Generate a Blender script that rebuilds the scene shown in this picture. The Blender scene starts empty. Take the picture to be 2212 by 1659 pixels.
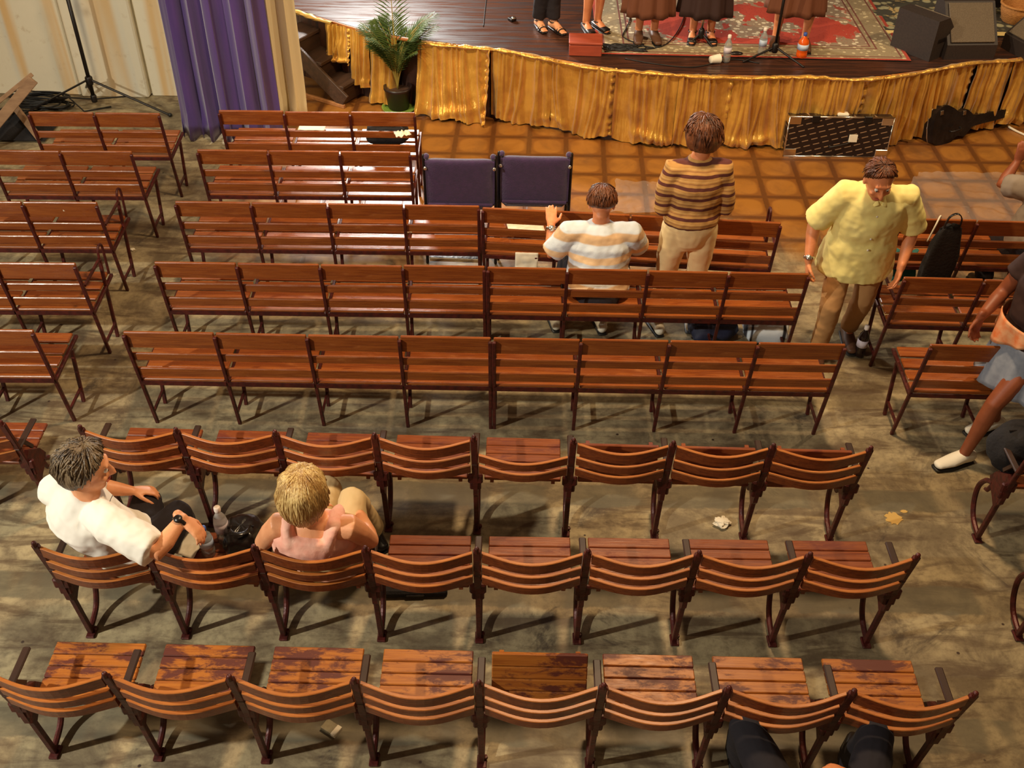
import bpy, math, random
from mathutils import Vector, Matrix, noise

# ------------------------------------------------------------------ camera, world, lights
SC = bpy.context.scene
COL = SC.collection
RAD = math.radians
F_PX, PITCH, CAM_H, ROLL = 2240.0, RAD(40.3), 4.42, RAD(1.0)
CT, ST = math.cos(PITCH), math.sin(PITCH)
FWD = Vector((0, CT, -ST)); RIGHT0 = Vector((1, 0, 0)); DOWN0 = Vector((0, -ST, -CT))
E_U = RIGHT0 * math.cos(ROLL) - DOWN0 * math.sin(ROLL)
E_V = RIGHT0 * math.sin(ROLL) + DOWN0 * math.cos(ROLL)
cam_data = bpy.data.cameras.new('camera')
cam = bpy.data.objects.new('camera', cam_data); COL.objects.link(cam)
cam_data.sensor_width = 36.0
cam_data.lens = 36.0 * F_PX / 2212.0
cam_data.clip_start = 0.05
cam.matrix_world = Matrix(((E_U.x, -E_V.x, -FWD.x, 0), (E_U.y, -E_V.y, -FWD.y, 0), (E_U.z, -E_V.z, -FWD.z, CAM_H), (0, 0, 0, 1)))
SC.camera = cam

def U(px, py, z=0.0):
    """point of the hall at height z seen at a pixel of the photograph"""
    d = E_U * (px - 1106) + E_V * (py - 829.5) + FWD * F_PX
    t = (CAM_H - z) / -d.z
    return Vector((d.x * t, d.y * t, z))

SC.view_settings.view_transform = 'Standard'
SC.view_settings.look = 'None'
SC.view_settings.gamma = 1.0
SC.view_settings.use_curve_mapping = False
SC.view_settings.exposure = -0.05

world = bpy.data.worlds.new('hall_air'); SC.world = world; world.use_nodes = True
bg = world.node_tree.nodes['Background']
bg.inputs[0].default_value = (1.0, 0.70, 0.42, 1); bg.inputs[1].default_value = 0.19

def look_at(o, target):
    o.rotation_euler = (Vector(target) - o.location).to_track_quat('-Z', 'Y').to_euler()
def area(name, loc, target, size, power, color, size_y=None):
    l = bpy.data.lights.new(name, 'AREA'); l.energy = power; l.color = color
    l.size = size
    if size_y: l.shape = 'RECTANGLE'; l.size_y = size_y
    o = bpy.data.objects.new(name, l); COL.objects.link(o); o.location = loc; look_at(o, target); return o
def spot(name, loc, target, power, color, angle, blend=0.6, radius=0.06):
    l = bpy.data.lights.new(name, 'SPOT'); l.energy = power; l.color = color
    l.spot_size = RAD(angle); l.spot_blend = blend; l.shadow_soft_size = radius
    o = bpy.data.objects.new(name, l); COL.objects.link(o); o.location = loc; look_at(o, target); return o

spot('house_lamp_left', (-6.0, 0.6, 4.9), (-3.0, 3.6, 0.3), 1900, (1.0, 0.96, 0.82), 95, 1.0, 0.09)
spot('stage_lamp_left', (-3.0, 6.6, 5.2), (1.2, 8.8, 0.4), 900, (1.0, 0.82, 0.54), 80, 0.9, 0.08)
spot('stage_lamp_right', (5.4, 7.2, 5.0), (2.4, 8.2, 0.4), 480, (1.0, 0.76, 0.46), 95, 0.9, 0.08)
spot('hanging_lamp_warm', (0.9, 5.2, 6.4), (0.9, 4.2, 0), 1250, (1.0, 0.70, 0.40), 150, 1.0, 0.30)
area('side_lamp_far', (-1.7, 11.8, 2.55), (-1.2, 7.7, 0.4), 1.0, 300, (1.0, 0.96, 0.90), 0.35)
spot('wall_wash_left', (-3.4, 6.4, 4.6), (-3.7, 9.3, 1.0), 330, (1.0, 0.90, 0.70), 85, 1.0, 0.2)

# ------------------------------------------------------------------ materials
def mat(name, col, rough=0.6, metal=0.0, col2=None, scale=8.0, amt=0.5, stretch=(1, 1, 1), bump=0.0, bump_scale=None,
        coords='Object', spec=0.5, coat=0.0, detail=6.0, contrast=(0.35, 0.65), sheen=0.0, alpha=None, trans=0.0):
    m = bpy.data.materials.new(name); m.use_nodes = True
    nt = m.node_tree; N = nt.nodes; L = nt.links; b = N['Principled BSDF']
    b.inputs['Base Color'].default_value = (*col, 1); b.inputs['Roughness'].default_value = rough
    b.inputs['Metallic'].default_value = metal; b.inputs['Specular IOR Level'].default_value = spec
    b.inputs['Coat Weight'].default_value = coat; b.inputs['Coat Roughness'].default_value = 0.15
    if sheen: b.inputs['Sheen Weight'].default_value = sheen
    if trans: b.inputs['Transmission Weight'].default_value = trans
    tc = N.new('ShaderNodeTexCoord'); mp = N.new('ShaderNodeMapping'); mp.inputs['Scale'].default_value = stretch
    L.new(tc.outputs[coords], mp.inputs[0])
    if col2 is not None:
        nz = N.new('ShaderNodeTexNoise'); nz.inputs['Scale'].default_value = scale; nz.inputs['Detail'].default_value = detail
        L.new(mp.outputs[0], nz.inputs['Vector'])
        rp = N.new('ShaderNodeMapRange'); rp.inputs[1].default_value = contrast[0]; rp.inputs[2].default_value = contrast[1]
        rp.inputs[4].default_value = amt; L.new(nz.outputs[0], rp.inputs[0])
        mx = N.new('ShaderNodeMix'); mx.data_type = 'RGBA'; mx.inputs[6].default_value = (*col, 1); mx.inputs[7].default_value = (*col2, 1)
        L.new(rp.outputs[0], mx.inputs[0]); L.new(mx.outputs[2], b.inputs['Base Color'])
    if bump:
        n2 = N.new('ShaderNodeTexNoise'); n2.inputs['Scale'].default_value = bump_scale or scale * 2; n2.inputs['Detail'].default_value = 5
        L.new(mp.outputs[0], n2.inputs['Vector'])
        bp = N.new('ShaderNodeBump'); bp.inputs['Strength'].default_value = bump; bp.inputs['Distance'].default_value = 0.01
        L.new(n2.outputs[0], bp.inputs['Height']); L.new(bp.outputs[0], b.inputs['Normal'])
    return m

class NT:
    """small node helper"""
    def __init__(s, m): s.nt = m.node_tree; s.N = s.nt.nodes; s.L = s.nt.links; s.b = s.N['Principled BSDF']
    def val(s, sock, v):
        if hasattr(v, 'is_linked') or isinstance(v, bpy.types.NodeSocket): s.L.new(v, sock)
        else: sock.default_value = v
    def math(s, op, a, b=0.0, c=0.0, clamp=False):
        n = s.N.new('ShaderNodeMath'); n.operation = op; n.use_clamp = clamp
        s.val(n.inputs[0], a); s.val(n.inputs[1], b); s.val(n.inputs[2], c); return n.outputs[0]
    def mix(s, f, a, b):
        n = s.N.new('ShaderNodeMix'); n.data_type = 'RGBA'; s.val(n.inputs[0], f)
        s.val(n.inputs[6], (*a, 1) if isinstance(a, tuple) else a); s.val(n.inputs[7], (*b, 1) if isinstance(b, tuple) else b); return n.outputs[2]
    def ramp(s, x, a, b, lo=0.0, hi=1.0):
        n = s.N.new('ShaderNodeMapRange'); n.interpolation_type = 'SMOOTHSTEP'
        s.val(n.inputs[0], x); n.inputs[1].default_value = a; n.inputs[2].default_value = b; n.inputs[3].default_value = lo; n.inputs[4].default_value = hi; return n.outputs[0]
    def noise(s, vec, scale, detail=5.0, rough=0.55, dist=0.0):
        n = s.N.new('ShaderNodeTexNoise'); s.L.new(vec, n.inputs['Vector']); n.inputs['Scale'].default_value = scale
        n.inputs['Detail'].default_value = detail; n.inputs['Roughness'].default_value = rough; n.inputs['Distortion'].default_value = dist; return n.outputs[0]
    def mapping(s, vec, scale=(1, 1, 1), rot=(0, 0, 0), loc=(0, 0, 0)):
        n = s.N.new('ShaderNodeMapping'); s.L.new(vec, n.inputs[0]); n.inputs['Scale'].default_value = scale; n.inputs['Rotation'].default_value = rot; n.inputs['Location'].default_value = loc; return n.outputs[0]
    def voronoi(s, vec, scale, feature='F1'):
        n = s.N.new('ShaderNodeTexVoronoi'); n.feature = feature; s.L.new(vec, n.inputs['Vector']); n.inputs['Scale'].default_value = scale; return n.outputs['Distance']
    def sep(s, vec):
        n = s.N.new('ShaderNodeSeparateXYZ'); s.L.new(vec, n.inputs[0]); return n.outputs
    def coord(s, kind='Object'):
        return s.N.new('ShaderNodeTexCoord').outputs[kind]
    def bump(s, h, strength=0.3, dist=0.01):
        n = s.N.new('ShaderNodeBump'); n.inputs['Strength'].default_value = strength; n.inputs['Distance'].default_value = dist
        s.L.new(h, n.inputs['Height']); s.L.new(n.outputs[0], s.b.inputs['Normal'])
def newmat(name, rough=0.6):
    m = bpy.data.materials.new(name); m.use_nodes = True; k = NT(m); k.b.inputs['Roughness'].default_value = rough; return m, k

def sr(r, g, b):
    f = lambda c: (c / 255 / 12.92) if c / 255 <= 0.04045 else ((c / 255 + 0.055) / 1.055) ** 2.4
    return (f(r), f(g), f(b))

M = {}
def wood_mat(name, base, dark, worn, rough, worn_lo, worn_hi):
    m, k = newmat(name, rough)
    c = k.coord('Object')
    g = k.noise(k.mapping(c, (2.0, 40, 40)), 2.2, 6, 0.6, 0.4)
    col = k.mix(k.ramp(g, 0.35, 0.7), base, dark)
    w = k.noise(k.mapping(c, (1.4, 3.5, 3.5)), 3.4, 8, 0.7, 0.3)
    col = k.mix(k.ramp(w, worn_lo, worn_hi), col, worn)
    k.L.new(col, k.b.inputs['Base Color'])
    k.L.new(k.ramp(w, 0.3, 0.7, rough - 0.08, rough + 0.18), k.b.inputs['Roughness'])
    k.bump(g, 0.25, 0.004)
    return m
M['bench'] = wood_mat('varnished_red_wood', sr(152, 82, 32), sr(122, 58, 23), sr(174, 106, 52), 0.27, 0.56, 0.78)
M['seat_wood'] = wood_mat('worn_orange_wood', sr(178, 108, 40), sr(150, 82, 30), sr(92, 40, 28), 0.42, 0.47, 0.58)
M['seat_red'] = wood_mat('red_seat_wood', sr(140, 72, 32), sr(112, 50, 24), sr(106, 42, 26), 0.38, 0.52, 0.66)
M['slat'] = wood_mat('curved_slat_wood', sr(126, 62, 26), sr(96, 42, 20), sr(150, 84, 40), 0.30, 0.58, 0.8)
M['slat_edge'] = mat('orange_slat_edge', sr(184, 112, 50), 0.4, col2=sr(150, 80, 34), scale=10, stretch=(1, 8, 8))  # slat top edges in a paler orange than the slat faces
M['iron'] = mat('maroon_painted_iron', sr(88, 30, 24), 0.45, 0.2, col2=sr(52, 20, 18), scale=30, amt=0.8, bump=0.2)
M['black'] = mat('black_metal', sr(30, 24, 22), 0.4, 0.3)
M['black_cloth'] = mat('black_cloth', sr(18, 14, 16), 0.85, col2=sr(30, 24, 24), scale=40, bump=0.4, bump_scale=60)
M['black_shiny'] = mat('black_vinyl', sr(22, 18, 18), 0.28, col2=sr(40, 34, 32), scale=14, bump=0.3, bump_scale=30)
M['rubber'] = mat('cable_rubber', sr(24, 22, 20), 0.5)
M['chrome'] = mat('chrome', (0.75, 0.72, 0.66), 0.2, 1.0)
M['white_paint'] = mat('white_paint', sr(225, 215, 195), 0.5)
M['paper'] = mat('paper', sr(236, 226, 204), 0.8, col2=sr(214, 200, 172), scale=20)
M['skin_warm'] = mat('skin_warm', sr(226, 146, 96), 0.5, col2=sr(204, 118, 74), scale=12, amt=0.6, bump=0.08, bump_scale=120)
M['skin_pale'] = mat('skin_pale', sr(236, 170, 124), 0.48, col2=sr(214, 136, 92), scale=10, amt=0.6, bump=0.08, bump_scale=120)
M['skin_brown'] = mat('skin_brown', sr(150, 82, 50), 0.5, col2=sr(124, 62, 36), scale=10, amt=0.6)
M['eye'] = mat('eye_white', sr(230, 225, 215), 0.2)
M['iris'] = mat('iris_dark', sr(40, 26, 18), 0.2)
M['lip'] = mat('lip', sr(176, 84, 66), 0.5)
def hair_mat(name, a, b, s=60):
    m, k = newmat(name, 0.45)
    c = k.coord('Object')
    n = k.noise(k.mapping(c, (1, 1, .10)), s * 2.2, 2, 0.5); n2 = k.noise(k.mapping(c, (1, 1, .3)), 14, 2, 0.5)
    col = k.mix(k.ramp(k.math('ADD', k.math('MULTIPLY', n, .5), k.math('MULTIPLY', n2, .5)), 0.40, 0.60), a, b)
    k.L.new(col, k.b.inputs['Base Color']); k.bump(n, 0.5, 0.006); return m
M['hair_grey'] = hair_mat('grey_brown_hair', sr(60, 46, 34), sr(128, 108, 82))
M['hair_blond'] = hair_mat('blond_hair', sr(164, 124, 68), sr(226, 194, 128))
M['hair_brown'] = hair_mat('brown_hair', sr(66, 36, 20), sr(120, 68, 36))
M['hair_dark'] = hair_mat('dark_hair', sr(24, 16, 14), sr(56, 38, 28))

# ------------------------------------------------------------------ mesh helpers
class MB:
    def __init__(s): s.v = []; s.f = []; s.m = []
    def add(s, vs, fs, mi=0):
        o = len(s.v); s.v += [Vector(v) for v in vs]; s.f += [tuple(i + o for i in f) for f in fs]; s.m += [mi] * len(fs)
    def box(s, lo, hi, mi=0, mtx=None, bev=0.0):
        x0, y0, z0 = lo; x1, y1, z1 = hi
        b = min(bev, (x1 - x0) * .45, (y1 - y0) * .45, (z1 - z0) * .45)
        if b <= 0:
            vs = [(x, y, z) for x in (x0, x1) for y in (y0, y1) for z in (z0, z1)]
            fs = [(0, 1, 3, 2), (4, 6, 7, 5), (0, 4, 5, 1), (2, 3, 7, 6), (0, 2, 6, 4), (1, 5, 7, 3)]
        else:
            vs, ix = [], {}
            for i, x in enumerate((x0, x1)):
                for j, y in enumerate((y0, y1)):
                    for k, z in enumerate((z0, z1)):
                        sx, sy, sz = (1 if i == 0 else -1), (1 if j == 0 else -1), (1 if k == 0 else -1)
                        for a, p in enumerate(((x, y + sy * b, z + sz * b), (x + sx * b, y, z + sz * b), (x + sx * b, y + sy * b, z))):
                            ix[i, j, k, a] = len(vs); vs.append(p)
            fs = []
            q = lambda *t: fs.append(tuple(ix[e] for e in t))
            for i in (0, 1):
                q((i, 0, 0, 0), (i, 0, 1, 0), (i, 1, 1, 0), (i, 1, 0, 0))
                q((0, i, 0, 1), (1, i, 0, 1), (1, i, 1, 1), (0, i, 1, 1))
                q((0, 0, i, 2), (0, 1, i, 2), (1, 1, i, 2), (1, 0, i, 2))
                for j in (0, 1):
                    q((i, j, 0, 0), (i, j, 1, 0), (i, j, 1, 1), (i, j, 0, 1))
                    q((i, 0, j, 0), (i, 1, j, 0), (i, 1, j, 2), (i, 0, j, 2))
                    q((0, i, j, 1), (1, i, j, 1), (1, i, j, 2), (0, i, j, 2))
                    for k in (0, 1): q((i, j, k, 0), (i, j, k, 1), (i, j, k, 2))
        if mtx is not None: vs = [mtx @ Vector(v) for v in vs]
        s.add(vs, fs, mi)
    def bar(s, p, q, w, t, up=(0, 0, 1), mi=0, bev=0.0):
        """rectangular bar from p to q: width w across, thickness t along up"""
        p, q = Vector(p), Vector(q); d = q - p; L = d.length; d.normalize(); up = Vector(up)
        sd = d.cross(up)
        if sd.length < 1e-5: sd = d.cross(Vector((1, 0, 0)))
        sd.normalize(); u2 = sd.cross(d)
        mt = Matrix(((d.x, sd.x, u2.x, p.x), (d.y, sd.y, u2.y, p.y), (d.z, sd.z, u2.z, p.z), (0, 0, 0, 1)))
        s.box((0, -w / 2, -t / 2), (L, w / 2, t / 2), mi, mt, bev)
    def tube(s, pts, rads, n=10, mi=0, side=None, cap='flat', closed=False):
        """sweep; rads = number / list of numbers / list of (a,b)"""
        P = [Vector(p) for p in pts]; k = len(P)
        if isinstance(rads, (int, float)): rads = [rads] * k
        R = [(r, r) if isinstance(r, (int, float)) else tuple(r) for r in rads]
        if cap == 'round' and not closed:
            d0 = (P[0] - P[1]).normalized(); d1 = (P[-1] - P[-2]).normalized()
            pre, prr, post, por = [], [], [], []
            for a in (80, 55, 28):
                c, q = math.cos(RAD(a)), math.sin(RAD(a))
                m0 = min(R[0]); pre.append(P[0] + d0 * m0 * q); prr.append((R[0][0] * c, R[0][1] * c))
            for a in (28, 55, 80):
                c, q = math.cos(RAD(a)), math.sin(RAD(a))
                m1 = min(R[-1]); post.append(P[-1] + d1 * m1 * q); por.append((R[-1][0] * c, R[-1][1] * c))
            P = pre + P + post; R = prr + R + por; k = len(P)
        vs, fs = [], []; ref = Vector(side) if side is not None else None
        for i in range(k):
            if closed: t = P[(i + 1) % k] - P[i - 1]
            elif i == 0: t = P[1] - P[0]
            elif i == k - 1: t = P[-1] - P[-2]
            else: t = (P[i + 1] - P[i]).normalized() + (P[i] - P[i - 1]).normalized()
            if t.length < 1e-9: t = Vector((0, 0, 1))
            t.normalize()
            if ref is None:
                ref = t.orthogonal()
            a = ref - t * ref.dot(t)
            if a.length < 1e-4: a = t.orthogonal()
            a.normalize(); b = t.cross(a)
            if side is None: ref = a
            for j in range(n):
                th = 2 * math.pi * j / n
                vs.append(P[i] + a * math.cos(th) * R[i][0] + b * math.sin(th) * R[i][1])
        for i in range(k if closed else k - 1):
            for j in range(n):
                fs.append((i * n + j, i * n + (j + 1) % n, ((i + 1) % k) * n + (j + 1) % n, ((i + 1) % k) * n + j))
        if not closed:
            fs.append(tuple(range(n))[::-1]); fs.append(tuple((k - 1) * n + j for j in range(n)))
        s.add(vs, fs, mi)
    def lathe(s, prof, n=16, mi=0, mtx=None):
        vs, fs = [], []
        for r, z in prof:
            for j in range(n):
                a = 2 * math.pi * j / n; vs.append(Vector((r * math.cos(a), r * math.sin(a), z)))
        k = len(prof)
        for i in range(k - 1):
            for j in range(n): fs.append((i * n + j, i * n + (j + 1) % n, (i + 1) * n + (j + 1) % n, (i + 1) * n + j))
        fs.append(tuple(range(n))[::-1]); fs.append(tuple((k - 1) * n + j for j in range(n)))
        if mtx is not None: vs = [mtx @ v for v in vs]
        s.add(vs, fs, mi)
    def ell(s, c, r, mtx=None, n=14, m=9, mi=0):
        c = Vector(c); vs, fs = [], []
        for i in range(m + 1):
            ph = math.pi * (i + 0.001) / (m + 0.002)
            for j in range(n):
                th = 2 * math.pi * j / n
                p = Vector((r[0] * math.sin(ph) * math.cos(th), r[1] * math.sin(ph) * math.sin(th), r[2] * math.cos(ph)))
                vs.append(c + (mtx @ p if mtx is not None else p))
        for i in range(m):
            for j in range(n): fs.append((i * n + j, (i + 1) * n + j, (i + 1) * n + (j + 1) % n, i * n + (j + 1) % n))
        fs.append(tuple(range(n))); fs.append(tuple(m * n + j for j in range(n))[::-1])
        s.add(vs, fs, mi)
    def grid(s, fn, nu, nv, mi=0, wrap=False):
        vs = [fn(i / nu, j / nv) for i in range(nu + 1) for j in range(nv + 1)]
        fs = [(i * (nv + 1) + j, (i + 1) * (nv + 1) + j, (i + 1) * (nv + 1) + j + 1, i * (nv + 1) + j + 1) for i in range(nu) for j in range(nv)]
        s.add(vs, fs, mi)
    def prism(s, pts, z0, z1, mi=0, mtx=None):
        n = len(pts); vs = [Vector((x, y, z0)) for x, y in pts] + [Vector((x, y, z1)) for x, y in pts]
        fs = [tuple(range(n))[::-1], tuple(range(n, 2 * n))] + [(i, (i + 1) % n, n + (i + 1) % n, n + i) for i in range(n)]
        if mtx is not None: vs = [mtx @ v for v in vs]
        s.add(vs, fs, mi)
    def build(s, name, mats, parent=None, smooth=False, sub=0, solid=0.0, remesh=0.0, iters=4):
        me = bpy.data.meshes.new(name); me.from_pydata([tuple(v) for v in s.v], [], s.f)
        if not isinstance(mats, (list, tuple)): mats = [mats]
        for m in mats: me.materials.append(m)
        for p, mi in zip(me.polygons, s.m): p.material_index = mi; p.use_smooth = smooth
        me.update()
        o = bpy.data.objects.new(name, me); COL.objects.link(o)
        if parent is not None: o.parent = parent
        if remesh:
            r = o.modifiers.new('remesh', 'REMESH'); r.mode = 'VOXEL'; r.voxel_size = remesh; r.use_smooth_shade = True
            if iters:
                q = o.modifiers.new('smooth', 'SMOOTH'); q.iterations = iters; q.factor = 0.5
        if solid: q = o.modifiers.new('solid', 'SOLIDIFY'); q.thickness = solid; q.offset = 0
        if sub: q = o.modifiers.new('sub', 'SUBSURF'); q.levels = q.render_levels = sub
        return o

def tag(o, label=None, cat=None, group=None, kind=None):
    if label: o['label'] = label
    if cat: o['category'] = cat
    if group: o['group'] = group
    if kind: o['kind'] = kind
    return o
def thing(name, label, cat, loc=(0, 0, 0), rz=0.0, group=None):
    o = bpy.data.objects.new(name, None); COL.objects.link(o); o.location = loc; o.rotation_euler = (0, 0, rz)
    o.empty_display_size = 0.1
    return tag(o, label, cat, group)
def structure(name, mb, m, **k):
    return tag(mb.build(name, m, **k), kind='structure')
def dup_child(src, parent, x=None, name=None):
    c = src.copy(); COL.objects.link(c); c.parent = parent
    if x is not None: c.location.x = x
    return c
def smooth_pts(pts, k=6):
    P = [Vector(p) for p in pts]; out = []
    for i in range(len(P) - 1):
        p0 = P[max(i - 1, 0)]; p1 = P[i]; p2 = P[i + 1]; p3 = P[min(i + 2, len(P) - 1)]
        for j in range(k):
            t = j / k
            out.append(0.5 * ((2 * p1) + (p2 - p0) * t + (2 * p0 - 5 * p1 + 4 * p2 - p3) * t * t + (3 * p1 - p0 - 3 * p2 + p3) * t ** 3))
    out.append(P[-1]); return out
STRIPS = [(2.60, 2.78), (3.40, 3.58), (4.13, 4.30)]
# ------------------------------------------------------------------ the hall: floor, walls, stage
m, k = newmat('concrete_and_tile_floor', 0.6); M['floor'] = m
c = k.coord('Object'); X, Y, Z = k.sep(c)
big = k.noise(c, 0.9, 5, 0.6, 0.3); mid = k.noise(c, 3.2, 7, 0.65, 0.5); fine = k.noise(c, 22, 6, 0.7)
streak = k.noise(k.mapping(c, (1.2, 5.5, 1), (0, 0, RAD(-28))), 1.6, 6, 0.62, 0.6)
conc = k.mix(k.ramp(mid, 0.36, 0.64), sr(172, 156, 120), sr(116, 102, 78))
conc = k.mix(k.ramp(fine, 0.42, 0.72, 0, 0.5), conc, sr(84, 68, 50))
conc = k.mix(k.ramp(streak, 0.48, 0.64, 0, 0.72), conc, sr(78, 58, 40))
conc = k.mix(k.ramp(big, 0.52, 0.68, 0, 0.45), conc, sr(96, 78, 58))
grime = k.noise(k.mapping(c, (1, 1, 1), loc=(3.1, 7.7, 0)), 1.7, 7, 0.7, 0.8)
conc = k.mix(k.ramp(grime, 0.57, 0.68, 0, 0.8), conc, sr(58, 46, 38))
spots = k.voronoi(c, 5.0); conc = k.mix(k.ramp(spots, 0.055, 0.03), conc, sr(62, 44, 32))
# worn cement strips under the fixed seat rows
strips = None
for y0, y1 in STRIPS:
    yy = k.math('ADD', Y, k.math('MULTIPLY', k.math('SUBTRACT', mid, 0.5), 0.10))
    a = k.math('MULTIPLY', k.ramp(yy, y0 - 0.01, y0 + 0.01), k.ramp(yy, y1 + 0.01, y1 - 0.01))
    strips = a if strips is None else k.math('MAXIMUM', strips, a)
strips = k.math('MULTIPLY', strips, k.ramp(k.noise(k.mapping(c, (3.0, .7, 1)), 1.0, 2), 0.40, 0.50, 0.15, 0.75))
conc = k.mix(strips, conc, sr(98, 92, 74))
# tiles before the stage: brown joints round ochre tiles with a paler oval
T = 0.335
tx = k.math('DIVIDE', k.math('SUBTRACT', k.math('ADD', X, 0.14), k.math('MULTIPLY', Y, 0.03)), T); ty = k.math('DIVIDE', Y, T)
fx = k.math('ABSOLUTE', k.math('SUBTRACT', k.math('FRACT', tx), 0.5)); fy = k.math('ABSOLUTE', k.math('SUBTRACT', k.math('FRACT', ty), 0.5))
edge = k.math('ADD', k.math('MAXIMUM', fx, fy), k.math('MULTIPLY', k.math('SUBTRACT', fine, .5), .06))
rr = k.math('POWER', k.math('ADD', k.math('POWER', fx, 3.0), k.math('POWER', fy, 3.0)), 0.3333)
tile = k.mix(k.ramp(rr, 0.42, 0.33), sr(128, 78, 30), sr(158, 104, 42))
tile = k.mix(k.ramp(mid, 0.42, 0.66, 0, 0.55), tile, sr(118, 74, 34))
tile = k.mix(k.ramp(edge, 0.41, 0.455, 0, 0.75), tile, sr(84, 46, 18))
tile = k.mix(k.ramp(grime, 0.60, 0.72, 0, 0.5), tile, sr(100, 66, 34))
my = k.math('ADD', Y, k.math('MULTIPLY', k.math('SUBTRACT', big, 0.5), 2.2))
mx_ = k.math('ADD', X, k.math('MULTIPLY', k.math('SUBTRACT', mid, 0.5), 0.8))
slope = k.math('ADD', my, k.math('MULTIPLY', mx_, 0.0))
mask = k.math('MULTIPLY', k.ramp(slope, 6.1, 7.3), k.ramp(mx_, -2.5, -1.9))
k.L.new(k.mix(mask, conc, tile), k.b.inputs['Base Color'])
k.L.new(k.math('SUBTRACT', k.ramp(grime, 0.3, 0.7, 0.50, 0.72), k.math('MULTIPLY', mask, 0.20)), k.b.inputs['Roughness'])
k.bump(k.math('SUBTRACT', k.math('MULTIPLY', fine, 0.5), k.math('MULTIPLY', k.math('MULTIPLY', mask, k.ramp(edge, 0.44, 0.48)), 0.8)), 0.25, 0.006)

mb = MB(); mb.box((-8, -2.5, -0.12), (8.5, 13.0, 0.0)); structure('floor', mb, M['floor'])

m, k = newmat('stained_white_wall', 0.7); M['wall'] = m
c = k.coord('Object'); X, Y, Z = k.sep(c)
band = k.noise(k.mapping(c, (2.3, 2.3, 0.10)), 1.3, 3, 0.5, 0.4)
col = k.mix(k.ramp(band, 0.50, 0.62, 0, 0.8), sr(232, 222, 196), sr(222, 176, 106))
blue = k.noise(k.mapping(c, (3.1, 3.1, 0.12), loc=(2, 0, 0)), 1.1, 2, 0.5)
col = k.mix(k.ramp(blue, 0.56, 0.66, 0, 0.7), col, sr(196, 202, 200))
col = k.mix(k.ramp(k.noise(c, 9, 6, 0.7), 0.56, 0.72, 0, 0.4), col, sr(190, 164, 124))
k.L.new(col, k.b.inputs['Base Color']); k.bump(k.noise(c, 14, 5), 0.2, 0.01)
M['brown_wall'] = mat('brown_plaster', sr(120, 82, 50), 0.8, col2=sr(90, 58, 36), scale=2)

WY = 9.42
mb = MB()
mb.box((-8, WY, 0), (-4.22, WY + 0.12, 4.6), bev=.01)
mb.box((-4.20, WY - 0.04, 0), (-3.55, WY + 0.12, 4.6), bev=.015)
mb.box((-3.53, WY + 0.01, 0), (-2.45, WY + 0.12, 4.6), bev=.01)
structure('wall_front', mb, M['wall'])
mb = MB(); mb.box((-8.1, -2.5, 0), (-8, 13, 4.6)); structure('wall_left', mb, M['wall'])
mb = MB(); mb.box((8.5, -2.5, 0), (8.6, 13, 4.6)); structure('wall_right', mb, M['brown_wall'])
mb = MB(); mb.box((-8.1, 13, 0), (8.6, 13.1, 4.6)); structure('wall_stage', mb, M['brown_wall'])

SH = 0.675
edge_px = [(560, 2), (632, 20), (705, 42), (800, 68), (905, 86), (1062, 106), (1195, 127), (1334, 150), (1468, 162), (1585, 163), (1735, 166), (1847, 170), (2002, 151), (2105, 135), (2212, 123), (2330, 98), (2480, 60)]
EDGE = [U(x, y, SH) for x, y in edge_px]
EDGE = smooth_pts(EDGE, 5)
m, k = newmat('dark_stage_boards', 0.35); M['stage'] = m
c = k.coord('Object'); n = k.noise(k.mapping(c, (1.2, 14, 1)), 2, 6, 0.6)
X, Y, Z = k.sep(c)
plank = k.math('ABSOLUTE', k.math('SUBTRACT', k.math('FRACT', k.math('DIVIDE', Y, 0.14)), 0.5))
col = k.mix(k.ramp(n, 0.35, 0.65), sr(84, 50, 36), sr(46, 28, 22)); col = k.mix(k.ramp(plank, 0.47, 0.49), col, sr(22, 14, 10))
k.L.new(col, k.b.inputs['Base Color']); k.L.new(k.ramp(n, .3, .7, .22, .5), k.b.inputs['Roughness'])
mb = MB()
poly = [(p.x, p.y + 0.02) for p in EDGE] + [(7.8, 12.9), (-3.4, 12.9)]
# drop the first part left of the staircase so that the ring is simple
mb.prism(poly, 0.0, SH)
stage = structure('stage_floor', mb, M['stage'])
mb = MB(); mb.tube([p + Vector((0, -0.01, -0.012)) for p in EDGE], [(0.02, 0.014)] * len(EDGE), 6, side=(0, 0, 1))
M['edge_wood'] = mat('orange_edge_wood', sr(176, 104, 44), 0.5, col2=sr(130, 70, 30), scale=6)
tag(mb.build('trim_1', M['edge_wood'], smooth=True), kind='structure')

# gold satin skirt ------------------------------------------------------------
m, k = newmat('gold_satin', 0.30); M['gold'] = m
c = k.coord('Object')
k.b.inputs['Metallic'].default_value = 0.42; k.b.inputs['Sheen Weight'].default_value = 0.3
n = k.noise(c, 5, 4); k.L.new(k.mix(k.ramp(n, .35, .65), sr(220, 166, 66), sr(190, 134, 44)), k.b.inputs['Base Color'])
k.bump(k.math('ADD', k.noise(k.mapping(c, (9, 9, 1.0)), 2.4, 4), k.math('MULTIPLY', k.noise(k.mapping(c, (1, 1, .5)), 12, 4, .6, 1.0), .25)), 0.55, 0.02)

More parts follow.
